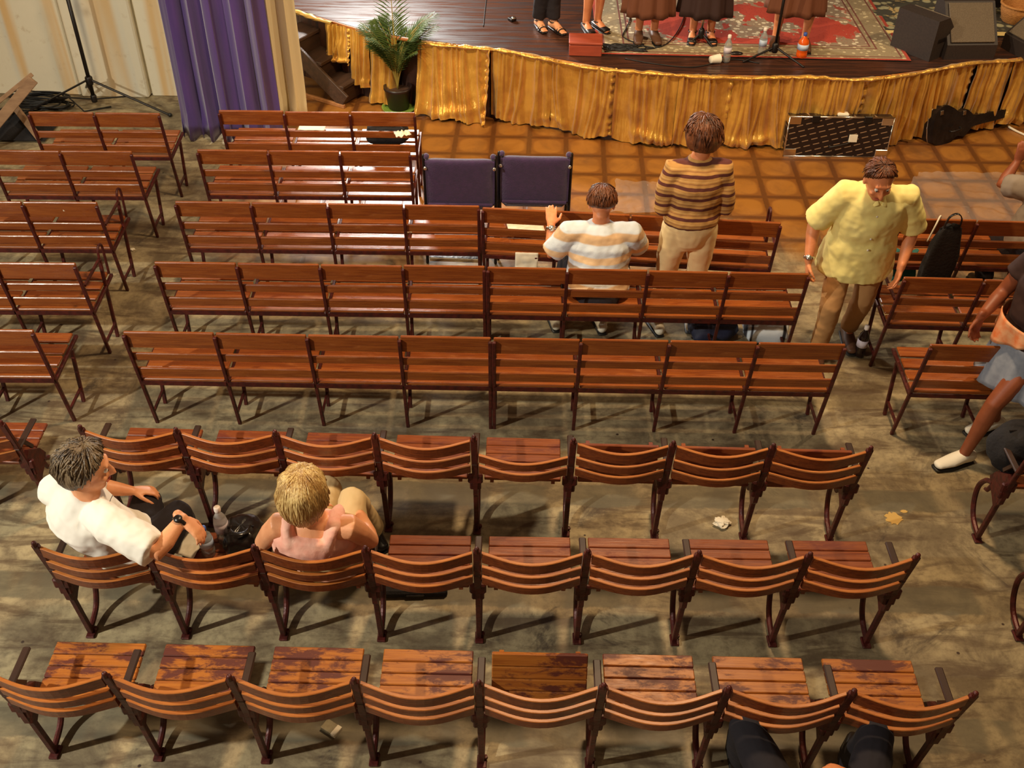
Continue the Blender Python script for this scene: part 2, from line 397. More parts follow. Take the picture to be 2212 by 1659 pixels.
def path_sampler(P):
    S = [0.0]
    for a, b in zip(P, P[1:]): S.append(S[-1] + (b - a).length)
    def at(s):
        s = max(0, min(S[-1] - 1e-6, s)); i = 0
        while S[i + 1] < s: i += 1
        t = (s - S[i]) / (S[i + 1] - S[i]); p = P[i].lerp(P[i + 1], t); d = (P[i + 1] - P[i]).normalized()
        return p, d
    return at, S[-1], S
epath, ELEN, ES = path_sampler(EDGE)
def s_of_px(px):
    best = min(range(len(EDGE)), key=lambda i: abs(proj(EDGE[i])[0] - px)); return ES[best]
def proj(p):
    d = Vector(p) - Vector((0, 0, CAM_H)); w = d.dot(FWD); return (1106 + F_PX * d.dot(E_U) / w, 829.5 + F_PX * d.dot(E_V) / w)

def skirt_panel(s0, s1, root, seed, drop=SH, flare=0.06, hem_lift=(0.0, 0.0), top=0.0):
    rnd = random.Random(seed); W = s1 - s0
    K = int(W * 20) + 2; cen = sorted(rnd.uniform(0, 1) for _ in range(K)); hgt = [rnd.uniform(.5, 1.2) for _ in range(K)]; wid = [rnd.uniform(.008, .020) / W for _ in range(K)]; drift = [rnd.uniform(-.16, .16) for _ in range(K)]
    def fn(u, v):
        uu = u
        p, d = epath(s0 + W * uu); nrm = Vector((d.y, -d.x, 0))
        if nrm.y > 0: nrm = -nrm
        s = (s0 + W * u); f = 0.0
        for c_, h_, w_, dr in zip(cen, hgt, wid, drift):
            x = (u - c_ - dr * v * v) / (w_ * (1 + 1.6 * v)); f = max(f, h_ * math.exp(-x * x))
        amp = 0.030 + 0.045 * v
        seam = math.exp(-((u - 0.97) / 0.035) ** 2)
        swag = 0.035 * math.exp(-((v - 0.88 + .05 * math.sin(s * 7 + seed)) / 0.06) ** 2) * max(0, math.sin(s * 5.0 + seed))
        bunch = (0.022 * math.sin(v * 46 + 2 * math.sin(v * 9 + seed)) if seed % 2 else 0.004) * seam
        off = 0.022 + flare * v ** 1.6 + amp * f + swag + bunch + 0.012 * noise.noise(Vector((s * 5, v * 4, seed * 3)))
        off = max(off, 0.012)
        z = SH + 0.012 - top + 0.006 * math.sin(s * 11 + seed) - (drop - 0.004) * v
        lift = (0.020 * (1 - min(1, abs(u - .5) * -2 + 1.25)) + .012 * math.sin(s * 16 + seed) + .008 * f) * v ** 6 + hem_lift[0] * v * (1 - u) + hem_lift[1] * v * u
        z = max(z + lift, 0.006)
        q = p + nrm * off
        return Vector((q.x, q.y, z))
    mb = MB(); mb.grid(fn, max(40, int(W * 150)), 36); return mb.build('skirt_panel', M['gold'], root, smooth=True)
def ruffle(s0, s1, root, seed):
    def fn(u, v):
        s = s0 + (s1 - s0) * u; p, d = epath(s); nrm = Vector((d.y, -d.x, 0))
        if nrm.y > 0: nrm = -nrm
        a = v * 2 * math.pi
        r = 0.017 + 0.010 * noise.noise(Vector((s * 14, v * 3, seed))) + 0.004 * math.sin(s * 23 + 3 * math.sin(s * 5))
        sag = 0.018 * math.sin(s * 4.5 + seed)
        q = p + nrm * (0.035 + r * math.cos(a) * 1.3) ; return Vector((q.x, q.y, SH + 0.004 + sag * .6 + r * math.sin(a)))
    mb = MB(); mb.grid(fn, int((s1 - s0) * 60), 8); return mb.build('ruffled_band', M['gold'], root, smooth=True)

skirt = thing('stage_skirt', 'long gathered gold satin skirt hung around the curved front edge of the stage', 'skirt', (0, 0, 0))
seams = [905, 1062, 1188, 1336, 1460, 1590, 1740, 1880, 2010, 2110, 2200, 2330, 2470]
for i in range(len(seams) - 1):
    skirt_panel(s_of_px(seams[i]), s_of_px(seams[i + 1]), skirt, i + 3, flare=0.12 if i < 1 else -0.03)
ruffle(s_of_px(905), s_of_px(2470), skirt, 2)
skirt2 = thing('stage_skirt', 'short gold satin skirt behind the stairs and palm, with a cream ruffle along the top', 'skirt', (0, 0, 0))
a0 = s_of_px(632)
b0 = s_of_px(712); c0 = s_of_px(775); d0_ = s_of_px(868)
skirt_panel(s_of_px(703), s_of_px(752), skirt2, 41, drop=0.36, flare=.02, top=.02)
skirt_panel(s_of_px(752), s_of_px(797), skirt2, 44, drop=0.54, flare=.02, top=.02)
skirt_panel(s_of_px(797), d0_, skirt2, 46, drop=0.65, flare=.03, top=.02)
M['cream_satin'] = mat('cream_gold_satin', sr(222, 178, 96), 0.4, 0.3, bump=0.3, bump_scale=12)
o = ruffle(a0, s_of_px(720), skirt2, 7); o.data.materials[0] = M['cream_satin']; tag(o, 'cream scalloped ruffle')

# curtains ----------------------------------------------------------------------
M['purple'] = mat('purple_velvet', sr(78, 46, 118), 0.8, col2=sr(52, 32, 104), scale=5, sheen=0.5, stretch=(3, 3, .5), bump=0.15, bump_scale=60)
M['cream'] = mat('cream_curtain', sr(250, 240, 200), 0.8, bump=0.15, bump_scale=40)
def curtain(name, x0, x1, y, mt, label, folds, seed, zb=0.02, ztop=3.9, lean=0.0, lab_part=None, amp=0.05):
    t = thing(name, label, 'curtain', ((x0 + x1) / 2, y, 0)); hw = (x1 - x0) / 2
    def fn(u, v):
        x = -hw + 2 * hw * u; z = ztop + (zb - ztop) * v
        ph = folds * 2 * math.pi * u + seed
        w = math.sin(ph + 0.6 * math.sin(ph * .37 + 2)) ; w = math.copysign(abs(w) ** 0.7, w)
        y_ = amp * w * (0.7 + 0.4 * v) + 0.02 * noise.noise(Vector((u * 6, v * 3, seed)))
        low = max(0, v - 0.93) / 0.07
        return Vector((x * (1 + 0.05 * v) + lean * v + 0.015 * math.sin(ph * 2), y_ - 0.05 * low * (0.5 + 0.5 * math.sin(ph * 1.7)), z + 0.02 * low * math.sin(ph * 3)))
    mb = MB(); mb.grid(fn, 110, 30); mb.build('drape', mt, t, smooth=True, solid=0.006)
    mb = MB(); mb.tube([(-hw - .1, 0, ztop + .03), (hw + .1, 0, ztop + .03)], 0.02, 8)
    for i in range(8): mb.tube([(-hw + (i + .5) / 4 * hw, 0.03 * math.cos(a), ztop + .03 + .035 * math.sin(a)) for a in [q * math.pi / 5 for q in range(10)]], 0.004, 5, closed=True)
    mb.build('rail', M['black'], t); return t
PL, PR = U(398, 300), U(604, 300)
curtain('curtain', PL.x, PR.x - .0, PL.y + 0.02, M['purple'], 'long purple velvet curtain hanging to the floor beside the stage stairs', 5, 1.0)
CL, CR = U(560, 262), U(664, 262)
curtain('curtain', CL.x, CR.x, 8.98, M['cream'], 'narrow cream curtain hanging just behind the purple one', 3, 2.0, amp=.03)

# staircase ----------------------------------------------------------------------
M['old_wood'] = mat('dark_old_wood', sr(76, 52, 38), 0.55, col2=sr(38, 26, 20), scale=4, stretch=(1, 6, 6), bump=0.4, bump_scale=14)
M['raw_wood'] = mat('pale_raw_wood', sr(176, 120, 72), 0.7, col2=sr(126, 80, 48), scale=6, stretch=(1, 5, 5))
st_c = U(745, 231, 0); st = thing('stage_stairs', 'dark worn wooden stairs climbing to the stage beside the cream curtain', 'stairs', (st_c.x + .25 * .5, st_c.y + .25 * .86, 0), RAD(60))
for i, z in enumerate((0.20, 0.38, 0.56)):
    y0 = 0.0 + i * 0.24
    mb = MB(); mb.box((-.25, y0, z - .035), (.25, y0 + .27, z), bev=.006); mb.build('tread', M['old_wood'], st)
    mb = MB(); mb.box((-.24, y0 + .02, z - .2 + .02), (.24, y0 + .04, z - .036)); mb.build('riser', M['old_wood'], st)
for sx in (-1, 1):
    mb = MB(); mb.bar((sx * .265, -.02, .06), (sx * .265, .76, .60), .03, .16, bev=.004); mb.build('stringer', M['old_wood'], st)
mb = MB(); mb.box((-.29, -.02, 0.0), (-.26, .5, .035), bev=.004); mb.build('kick_board', M['raw_wood'], st)

# benches ---------------------------------------------------------------------------
BZ = 0.80
def bench(px0, px1, n, label, group, hoops=()):
    P0, P1 = U(*px0, BZ), U(*px1, BZ); W = (P1 - P0).length; rz = math.atan2(P1.y - P0.y, P1.x - P0.x)
    t = thing('folding_bench', label, 'bench', (P0.x, P0.y, 0), rz, group); w = W / n
    yb = lambda z: (BZ - z) * 0.13                     # the rear posts lean back a little
    key = (n, round(w, 3))
    for i in range(n):
        x0, x1 = i * w + 0.006, (i + 1) * w - 0.006
        rnd = random.Random(int(abs(px0[0]) * 7 + px0[1] * 3 + i))
        mb = MB()
        for za, zb_ in ((.674, .800), (.568, .628), (.438, .508)):
            j = rnd.uniform(-.003, .003)
            mb.bar((x0, yb((za + zb_) / 2) + .012, (za + zb_) / 2 + j), (x1, yb((za + zb_) / 2) + .012, (za + zb_) / 2 + j + rnd.uniform(-.002, .002)), .018, zb_ - za, up=(0, -.13, 1), bev=.005)
        mb.build('backrest', M['bench'], t)
        mb = MB()
        for q in range(4):
            ya = .055 + q * .103; mb.box((x0 + .01, ya, .394 + .008 * q), (x1 - .01, ya + .092, .412 + .008 * q), bev=.005)
        mb.build('seat', M['bench'], t)
        mb = MB(); mb.box((x0, .040, .374), (x1, .052, .400)); mb.build('seat_rail', M['iron'], t)
    for i in range(n + 1):
        x = min(max(i * w, .009), W - .009); end = i in hoops
        mb = MB()
        mb.bar((x, yb(.78) - .008, .78), (x, .118, .0), .021, .020, up=(0, 1, 0), bev=.003)          # rear post
        yf = .36
        mb.bar((x, yf, .60 if end else .38), (x, .30, .0), .022, .020, up=(0, 1, 0), bev=.003)
        mb.bar((x, .06, .380), (x, .475, .397), .022, .022, bev=.003)                     # seat rail
        mb.bar((x, .105, .10), (x, .31, .10), .014, .016)                                 # low stretcher
        if end:
            mb.tube(smooth_pts([(x, .36, .61), (x, .375, .66), (x, .41, .675), (x, .445, .65), (x, .45, .60), (x, .44, .43)], 4), .009, 8)
            mb.bar((x, .05, .60), (x, .36, .60), .016, .014)
        mb.build('leg_frame', M['iron'], t)
    return t

g = 'folding benches in the middle block'
bench((470, 240), (898, 245), 3, 'middle block bench closest to the stage stairs, black bag on its right seat', g)
bench((423, 325), (888, 330), 3, 'short red slatted bench directly left of the two purple chairs', g)
bench((375, 437), (1037, 446), 4, 'red slatted bench right behind the bench that stands left of the purple chairs', g)
bench((1040, 450), (1690, 483), 4, 'skewed red slatted bench in front of the man in the striped shirt', g, (4,))
bench((330, 568), (1049, 578), 4, 'empty left half of the third bench row from the folding seats, no one on it', g)
bench((1051, 579), (1751, 593), 4, 'red slatted bench carrying the man in the pale blue striped shirt', g)
bench((262, 718), (1062, 732), 4, 'left bench of the long row directly before the curved folding seats', g)
bench((1064, 732), (1830, 746), 4, 'right bench of the long row directly before the curved folding seats', g)
g = 'folding benches in the left block'
bench((58, 243), (345, 245), 2, 'bench nearest the white wall, between the lumber and the purple curtain', g)
bench((-30, 325), (285, 328), 2, 'left block bench, second from the white wall', g)
bench((-118, 436), (210, 439), 2, 'left block bench with a white speck on its top plank, third from the wall', g, (2,))
bench((-192, 567), (163, 570), 2, 'left block bench with glossy pale slats, fourth from the wall', g, (2,))
bench((-304, 711), (72, 714), 2, 'left block bench with a crackled paint end, nearest to the seated man in white', g)
g = 'folding benches in the right block'
bench((1945, 474), (2450, 486), 3, 'right block bench with a black bag hung over its back', g)
bench((1952, 600), (2480, 616), 3, 'right block bench beside the dark bottle, second from the stage', g, (0,))
bench((2009, 746), (2590, 764), 3, 'right block bench beside the woman in the denim skirt, third from the stage', g)

M['arm_wood'] = mat('dark_armrest', sr(58, 36, 26), 0.5, col2=sr(40, 24, 18), scale=12)
# theatre seats -----------------------------------------------------------------------
TZ = 0.83
def seat_row(P0, P1, n, label, folded=(), missing_top=(), seat_mat='seat_red', group=None, no_seat=(), fold_deg=88):
    W = (P1 - P0).length; rz = math.atan2(P1.y - P0.y, P1.x - P0.x); w = W / n
    t = thing('theatre_seat_row', label, 'theatre seats', (P0.x, P0.y, 0), rz, group)
    yb = lambda z: (TZ - z) * 0.15
    for i in range(n):
        mb = MB(); ed = []
        for li, (za, zb_, hump) in enumerate(((.742, .826, .010), (.656, .714, 0), (.566, .626, 0))):
            if li == 0 and i in missing_top: continue
            x0, x1 = i * w + .022, (i + 1) * w - .022; y0 = yb((za + zb_) / 2)
            th = .018; K = 14; vs = []; 
            for q in range(K + 1):
                u = q / K; x = x0 + (x1 - x0) * u; bow = -.058 * math.sin(math.pi * u) ** 1.1
                dz = -.012 * math.sin(math.pi * u) if li == 0 else -.004 * math.sin(math.pi * u)
                zl = za + .010 * (1 - math.sin(math.pi * u)) * (li == 0)
                for (yy, zz) in ((0, zl), (0, zb_ + dz - .003), (.003, zb_ + dz), (th - .003, zb_ + dz), (th, zb_ + dz - .003), (th, zl)):
                    vs.append((x, y0 + bow + yy - .015 + .15 * (TZ - zz) - .15 * (TZ - (za + zb_) / 2), zz))
            fs, top = [], []
            for q in range(K):
                for r in range(6):
                    f = (q * 6 + r, (q + 1) * 6 + r, (q + 1) * 6 + (r + 1) % 6, q * 6 + (r + 1) % 6)
                    (top if r in (1, 2, 3) else fs).append(f)
            fs += [tuple(range(6))[::-1], tuple(K * 6 + r for r in range(6))]
            o = len(mb.v); mb.add(vs, fs, 0); mb.f += [tuple(a + o for a in f) for f in top]; mb.m += [1] * len(top)
        mb.build('backrest', [M['slat'], M['slat_edge'] if True else None], t, smooth=False)
        if i in no_seat: continue
        mb = MB(); xa, xb = i * w + .045, (i + 1) * w - .045
        yo, zo = .118, (.44 if i in folded else .42); ang = RAD(fold_deg) if i in folded else RAD(3)
        mt = Matrix.Translation((0, yo, zo)) @ Matrix.Rotation(ang, 4, 'X') @ Matrix.Diagonal((1, .88 if i in folded and fold_deg > 80 else 1, 1, 1))
        cuts = [0, .060, .120, .180, .240, .305]
        for q in range(5):
            mb.box((xa, cuts[q] + .002, 0 - (.004 if q == 0 else 0)), (xb, cuts[q + 1] - .002, .020 - .008 * (q == 4) * 0), 0, mt, .004)
        for sx in (xa + .03, xb - .05): mb.box((sx, .01, -.03), (sx + .02, .29, .0), 0, mt)
        mb.build('seat', M[seat_mat], t)
    for i in range(n + 1):
        x = min(max(i * w, .016), W - .016); mb = MB()
        mb.bar((x, -.012, .845), (x, .075, .42), .034, .022, up=(0, 1, 0), bev=.004)
        mb.tube([(x, -.014, .838), (x, -.016, .86)], .012, 8, cap='round')
        mb.prism([(.045, .52), (.10, .55), (.20, .47), (.24, .40), (.20, .36), (.14, .33), (.10, .30), (.06, .36)], -.012, .012, mtx=Matrix(((0, 0, 1, x), (1, 0, 0, 0), (0, 1, 0, 0), (0, 0, 0, 1))))
        mb.box((x - .040, .050, .455), (x + .040, .075, .52), bev=.008); mb.box((x - .030, .060, .40), (x + .030, .085, .455), bev=.006)
        mb.bar((x, .085, .40), (x, .128, .02), .026, .026, up=(0, 1, 0), bev=.003)
        cur = smooth_pts([(x, .20, .38), (x, .27, .33), (x, .315, .24), (x, .30, .14), (x, .24, .06), (x, .13, .03)], 5)
        mb.tube(cur, .015, 8)
        mb.tube([(x, .20, .36), (x, .225, .30), (x, .25, .285)], [.014, .012, .008], 8)
        mb.box((x - .020, .095, 0), (x + .024, .165, .014), bev=.004)
        mb.lathe([(.0, .018), (.012, .018), (.010, .03), (.0, .032)], 8, mtx=Matrix.Translation((x + .018, .145, 0)))
        fr = mb.build('side_frame', M['iron'], t)
        mb = MB(); mb.bar((x, .02, .625), (x, .265, .625), .034, .016, bev=.005); mb.bar((x, .10, .615), (x, .16, .52), .014, .020, up=(0, 1, 0))
        mb.build('armrest', M['arm_wood'], t)
    return t
g = 'rows of curved folding theatre seats'
D0, D1 = U(171, 926, TZ), U(1884, 972, TZ); E0, E1 = U(72, 1177, TZ), U(1985, 1203, TZ); F0, F1 = U(-35, 1452, TZ), U(2109, 1500, TZ)
seat_row(D0, D1, 8, 'row of eight curved-back theatre seats farthest from the camera, one top slat missing', folded=(5, 6, 7), missing_top=(4,), group=g)
seat_row(E0, E1, 8, 'middle row of theatre seats where the man in white and the blonde woman sit', group=g)
seat_row(F0, F1, 8, 'nearest row of theatre seats with worn orange plank seats, the fifth folded up', folded=(4,), fold_deg=68, seat_mat='seat_wood', group=g)
Q = U(14, 916, TZ); seat_row(Q - Vector((.96, 0, 0)), Q, 2, 'left block theatre seats whose iron end shows at the left edge of the picture', group=g)
Q = U(2103, 1166, 0); Q = Vector((Q.x, Q.y - .125, 0)); seat_row(Q, Q + Vector((1.0, -.01, 0)), 2, 'right block theatre seats before the pale shoe of the passing woman', group=g)
Q = U(2190, 1376, 0); Q = Vector((Q.x, Q.y - .125, 0)); seat_row(Q, Q + Vector((1.0, -.01, 0)), 2, 'lower right theatre seats, only the iron end standing in the picture', group=g)

# purple padded chairs ------------------------------------------------------------------
M['chair_purple'] = mat('deep_purple_upholstery', sr(58, 30, 74), 0.85, col2=sr(38, 20, 56), scale=26, sheen=0.4, bump=0.3, bump_scale=90)
def padded_chair(px0, px1, label, dy=0):
    P0, P1 = U(*px0, .86), U(*px1, .86); w = (P1 - P0).length; t = thing('padded_chair', label, 'chair', (P0.x, P0.y, 0), math.atan2(P1.y - P0.y, P1.x - P0.x), 'purple padded chairs')
    def pad(u, v):
        a, b = math.cos(2 * math.pi * v), math.sin(2 * math.pi * v)
        x = w * (.5 + (u - .5) * .98); e = (1 - abs(2 * u - 1) ** 8)
        sx = math.copysign(abs(a) ** .35, a); sz = math.copysign(abs(b) ** .35, b)
        return Vector((x, .045 + sx * .035 * (0.35 + .65 * e) + .012 * math.sin(math.pi * u) * -1 + (.66 - (.66 + sz * .205)) * .10 * -1 * -1, .655 + sz * .205 * (.93 + .07 * e)))
    mb = MB(); mb.grid(pad, 26, 28)
    n = 29; mb.f += [tuple(range(n))[::-1], tuple(26 * n + j for j in range(n))]; mb.m += [0, 0]
    bk = mb.build('backrest', M['chair_purple'], t, smooth=True)
    mb = MB(); mb.tube([(.02, .0, .50), (w - .02, .0, .50)], [(.014, .008)] * 2, 8, side=(0, 0, 1)); mb.build('piping', M['chair_purple'], bk)
    mb = MB(); mb.box((.02, .06, .41), (w - .02, .50, .48), bev=.028); mb.build('seat', M['chair_purple'], t)
    for x in (-.004, w + .004):
        s = -1 if x < 0 else 1
        mb = MB(); mb.tube(smooth_pts([(x, .03, .88), (x, .035, .80), (x, .07, .45), (x, -.02, .01)], 4), .012, 8, cap='round'); mb.build('back_leg', M['black'], t)
        mb = MB(); mb.tube([(x, .09, .42), (x, .47, .42), (x, .50, .01)], .012, 8); mb.build('front_leg', M['black'], t)
        mb = MB(); mb.ell((x - s * .012, -.0, .795), (.014, .012, .014)); mb.build('bolt', M['chrome'], t)
        mb = MB(); mb.ell((x - s * .02, .035, .872), (.022, .026, .022)); mb.build('corner_cap', M['chair_purple'], t)
    return t
padded_chair((915, 346), (1070, 348), 'purple padded chair beside the end of the short benches, left of the pair')
padded_chair((1079, 340), (1234, 343), 'purple padded chair in front of the hand on the rail, right of the pair')
# ------------------------------------------------------------------ people
V = Vector
def frame(look, up):
    y = V(look).normalized(); z = V(up); z = (z - y * z.dot(y)).normalized(); x = y.cross(z)
    return Matrix((x, y, z)).transposed()
def add_hand(mb, w, d, n, thumb, curl=0.35, sc=1.0, spread=0.06):
    d = V(d).normalized(); n = V(n); n = (n - d * n.dot(d)).normalized(); s = d.cross(n)
    mb.tube([w - d * .03, w + d * .01 * sc, w + d * .05 * sc, w + d * .088 * sc], [(.026 * sc, .020 * sc), (.028 * sc, .019 * sc), (.039 * sc, .017 * sc), (.039 * sc, .013 * sc)], 12, side=s, cap='round')
    for i, (off, L) in enumerate(((-.031, .066), (-.0105, .080), (.0105, .076), (.031, .060))):
        if thumb > 0: off = -off          # little finger away from the thumb
        p = w + d * .082 * sc + s * off * sc * (1.0); ang = curl * .5; dd = (d + s * off * spread * 40 * .5).normalized(); pts = [p]
        for q, f in enumerate((.45, .31, .24)):
            v = dd * math.cos(ang) - n * math.sin(ang); p = p + v * L * f * sc; pts.append(p); ang += curl * 1.1
        mb.tube(pts, [.0092 * sc, .0086 * sc, .0078 * sc, .0066 * sc], 8, cap='round')
    b = w + d * .025 * sc + s * thumb * .024 * sc; v1 = (d * .65 + s * thumb * .7 - n * .25).normalized(); v2 = (d * .9 + s * thumb * .25 - n * .45 * (.5 + curl)).normalized()
    mb.tube([b, b + v1 * .045 * sc, b + v1 * .045 * sc + v2 * .032 * sc, b + v1 * .045 * sc + v2 * .055 * sc], [.015 * sc, .011 * sc, .0095 * sc, .0075 * sc], 8, cap='round')

STAND = dict(pelvis=(0, 0, .92), waist=(0, 0, 1.06), chest=(0, .0, 1.27), neck=(0, -.01, 1.43), head=(0, .025, 1.585),
             shL=(-.185, -.01, 1.38), elL=(-.235, -.03, 1.10), wrL=(-.24, .05, .86), shR=(.185, -.01, 1.38), elR=(.235, -.03, 1.10), wrR=(.24, .05, .86),
             hipL=(-.095, 0, .90), knL=(-.11, .02, .49), anL=(-.12, -.02, .085), hipR=(.095, 0, .90), knR=(.11, .02, .49), anR=(.12, -.02, .085),
             toeL=(-.13, .14, .03), toeR=(.13, .14, .03), look=(0, 1, 0), up=(0, 0, 1), side=(1, 0, 0),
             handL=((0, .1, -1), (-1, 0, 0), .5), handR=((0, .1, -1), (1, 0, 0), .5))

def figure(label, loc, rz=0.0, J=None, skin='skin_warm', hair='hair_brown', hair_style='short', shirt=None, sleeve=0.5, pants=None, shorts=False,
           skirt=None, shoes=None, voxel=0.008, girth=1.0, barefoot=False, shirt_low=0.0, strands=140, tank=False, seed=1, hs=1.0, leg_g=None):
    D = dict(STAND); D.update(J or {})
    P = {q: V(v) for q, v in D.items() if q not in ('handL', 'handR')}
    t = thing('person', label, 'person', loc, rz)
    side = P['side'].normalized(); g = girth
    mb = MB()
    tp = [P['pelvis'] + (P['pelvis'] - P['waist']).normalized() * .03, P['pelvis'], P['waist'], P['chest'], P['chest'].lerp(P['neck'], .62), P['neck']]
    tr = [(.12, .09), (.145, .10), (.138, .098), (.165, .115), (.135, .085), (.060, .060)]
    tr = [(a * g, b * g) for a, b in tr[:-1]] + [tr[-1]]
    mb.tube(tp, tr, 20, side=side, cap='round')
    hm = frame(P['look'], P['up']); hc = P['head']
    H = lambda x, y, z: hc + hm @ V((x, y, z)) * hs
    nb = H(0, -.03, -.07); mb.tube([P['chest'].lerp(P['neck'], .75), P['neck'], nb, H(0, -.02, -.02)], [.062, .056, .054, .05], 14, side=side)
    mb.ell(H(0, -.012, .028), (.074 * hs, .092 * hs, .088 * hs), hm, 20, 14)
    mb.ell(H(0, .022, -.035), (.060 * hs, .066 * hs, .072 * hs), hm, 16, 10)
    mb.ell(H(0, .052, -.088), (.030 * hs, .026 * hs, .022 * hs), hm)                     # chin
    mb.tube([H(0, .082, .022), H(0, .100, -.008), H(0, .107, -.026), H(0, .088, -.036)], [.008 * hs, .011 * hs, .015 * hs, .010 * hs], 8, cap='round')
    mb.ell(H(0, .074, .040), (.052 * hs, .014 * hs, .012 * hs), hm)                      # brow
    for s in (-1, 1):
        mb.ell(H(s * .078, -.008, -.005), (.010 * hs, .020 * hs, .032 * hs), hm)           # ears
        mb.ell(H(s * .040, .062, -.025), (.020 * hs, .018 * hs, .016 * hs), hm)            # cheeks
    for S, th in (('L', -1), ('R', 1)):
        sh, el, wr = P['sh' + S], P['el' + S], P['wr' + S]
        mb.tube([P['chest'].lerp(P['neck'], .5).lerp(sh, .5), sh, sh.lerp(el, .4), el, el.lerp(wr, .3), el.lerp(wr, .75), wr],
                [.06, .056 * g, .050 * g, .041, .043, .033, .026], 14, cap='round')
        dd, nn, cu = D['hand' + S]
        nnv, ddv = V(nn).normalized(), V(dd).normalized()
        sgn = 1 if (D.get('thumb' + S) or 0) > 0 else (-1 if D.get('thumb' + S) else None)
        if sgn is None:
            # thumb points towards the body centre/front
            sv = ddv.cross(nnv); ref = V(P['look']) + (P['chest'] - wr).normalized(); sgn = 1 if sv.dot(ref) > 0 else -1
        add_hand(mb, wr, dd, nn, sgn, cu)
        hp, kn, an = P['hip' + S], P['kn' + S], P['an' + S]
        mb.tube([hp, hp.lerp(kn, .35), kn, kn.lerp(an, .3), kn.lerp(an, .75), an], [.070 * g, .068 * g, .052, .052, .038, .034], 14, cap='round')
        toe = P['toe' + S]; f = (toe - V((an.x, an.y, toe.z))).normalized(); heel = V((an.x, an.y, toe.z)) - f * .045
        mb.tube([heel + V((0, 0, .012)), an.lerp(toe, .3) + V((0, 0, -.012)), toe - f * .06 + V((0, 0, .01)), toe], [(.030, .032), (.034, .036), (.040, .022), (.030, .014)], 12, side=f.cross(V((0, 0, 1))), cap='round')
        if barefoot:
            for q in range(5):
                b = toe + f.cross(V((0, 0, 1))) * (q - 2) * .014; mb.tube([b, b + f * .025], .0075, 6, cap='round')
    body = mb.build('body', M[skin], t, smooth=True, remesh=voxel, iters=3)
    for s in (-1, 1):
        mb = MB(); mb.ell(H(s * .030, .070, .012), (.012 * hs,) * 3, None, 12, 8); e = mb.build('eye', M['eye'], t, smooth=True)
        mb = MB(); mb.ell(H(s * .030, .0795, .011), (.0055 * hs,) * 3, None, 8, 6); mb.build('iris', M['iris'], e, smooth=True)
    mb = MB(); mb.tube([H(-.024, .079, -.060), H(-.008, .090, -.056), H(.008, .090, -.056), H(.024, .079, -.060)], [(.003, .003), (.006, .005), (.006, .005), (.003, .003)], 8, cap='round'); mb.build('lips', M['lip'], t, smooth=True)
    # hair -----------------------------------------------------------------
    rnd = random.Random(seed)
    longh = hair_style == 'bob'; vol = {'short': .016, 'full': .030, 'bob': .030, 'thin': .008}[hair_style]
    def hr(x, y, z, extra=0.0):
        """hair surface point for a unit direction in the head frame"""
        face = max(0.0, min(1.0, (y * 1.35 - z * 0.95 - 0.12) * 4.0))
        low = max(0.0, min(1.0, (-z - ({'full': 0.62, 'bob': 2.0}.get(hair_style, 0.35))) * 4.0))
        keep = (1 - face) * (1 - low)
        th = vol * (1 + .35 * noise.noise(V((x * 3 + seed, y * 3, z * 3)))) + extra
        rx, ry, rz_ = .077 + th, .095 + th, .088 + th
        if z < 0 and hair_style in ('bob', 'full'): rz_ = .088 + (.095 if longh else .045) * (1 - face); rx += .008 if longh else 0
        b = (.055, .07, .06)
        k_ = keep
        cz = .028
        return H((b[0] + (rx - b[0]) * k_) * x, -.012 + (b[1] + (ry - b[1]) * k_) * y, cz + (b[2] + (rz_ - b[2]) * k_) * z), keep
    mb = MB(); n_, m_ = 36, 24; vs, fs = [], []
    for i in range(m_ + 1):
        ph = math.pi * (i + .01) / (m_ + .02)
        for j in range(n_):
            a = 2 * math.pi * j / n_
            dx, dy, dz = math.sin(ph) * math.cos(a), math.sin(ph) * math.sin(a), math.cos(ph)
            ridg = (.001 if longh else .003) * math.sin(a * 19 + 3 * math.sin(ph * 3)) + .004 * noise.noise(V((dx * 9, dy * 9, dz * 9 + seed)))
            vs.append(hr(dx, dy, dz, ridg)[0])
    for i in range(m_):
        for j in range(n_): fs.append((i * n_ + j, (i + 1) * n_ + j, (i + 1) * n_ + (j + 1) % n_, i * n_ + (j + 1) % n_))
    fs += [tuple(range(n_)), tuple(m_ * n_ + j for j in range(n_))[::-1]]
    mb.add(vs, fs)
    for q in range(strands):
        a = rnd.uniform(0, 2 * math.pi); ph0 = rnd.uniform(.05, 1.0); ph1 = ph0 + (rnd.uniform(.5, 1.0) if not longh else rnd.uniform(1.3, 2.3)); pts = []; ok = True
        tw = rnd.uniform(-.35, .35); rr0 = rnd.random()
        for i in range(8):
            u = i / 7; ph = ph0 + (ph1 - ph0) * u; aa = a + tw * u
            p, kp = hr(math.sin(ph) * math.cos(aa), math.sin(ph) * math.sin(aa), math.cos(ph), .0012 + ((.010 if not longh else .004) * u * rr0))
            if kp < .6: break
            pts.append(p)
        if len(pts) > 2: mb.tube(pts, [.0022 + .0022 * math.sin(math.pi * (i + .5) / len(pts)) for i in range(len(pts))], 5)
    mb.build('hair', M[hair], t, smooth=True)
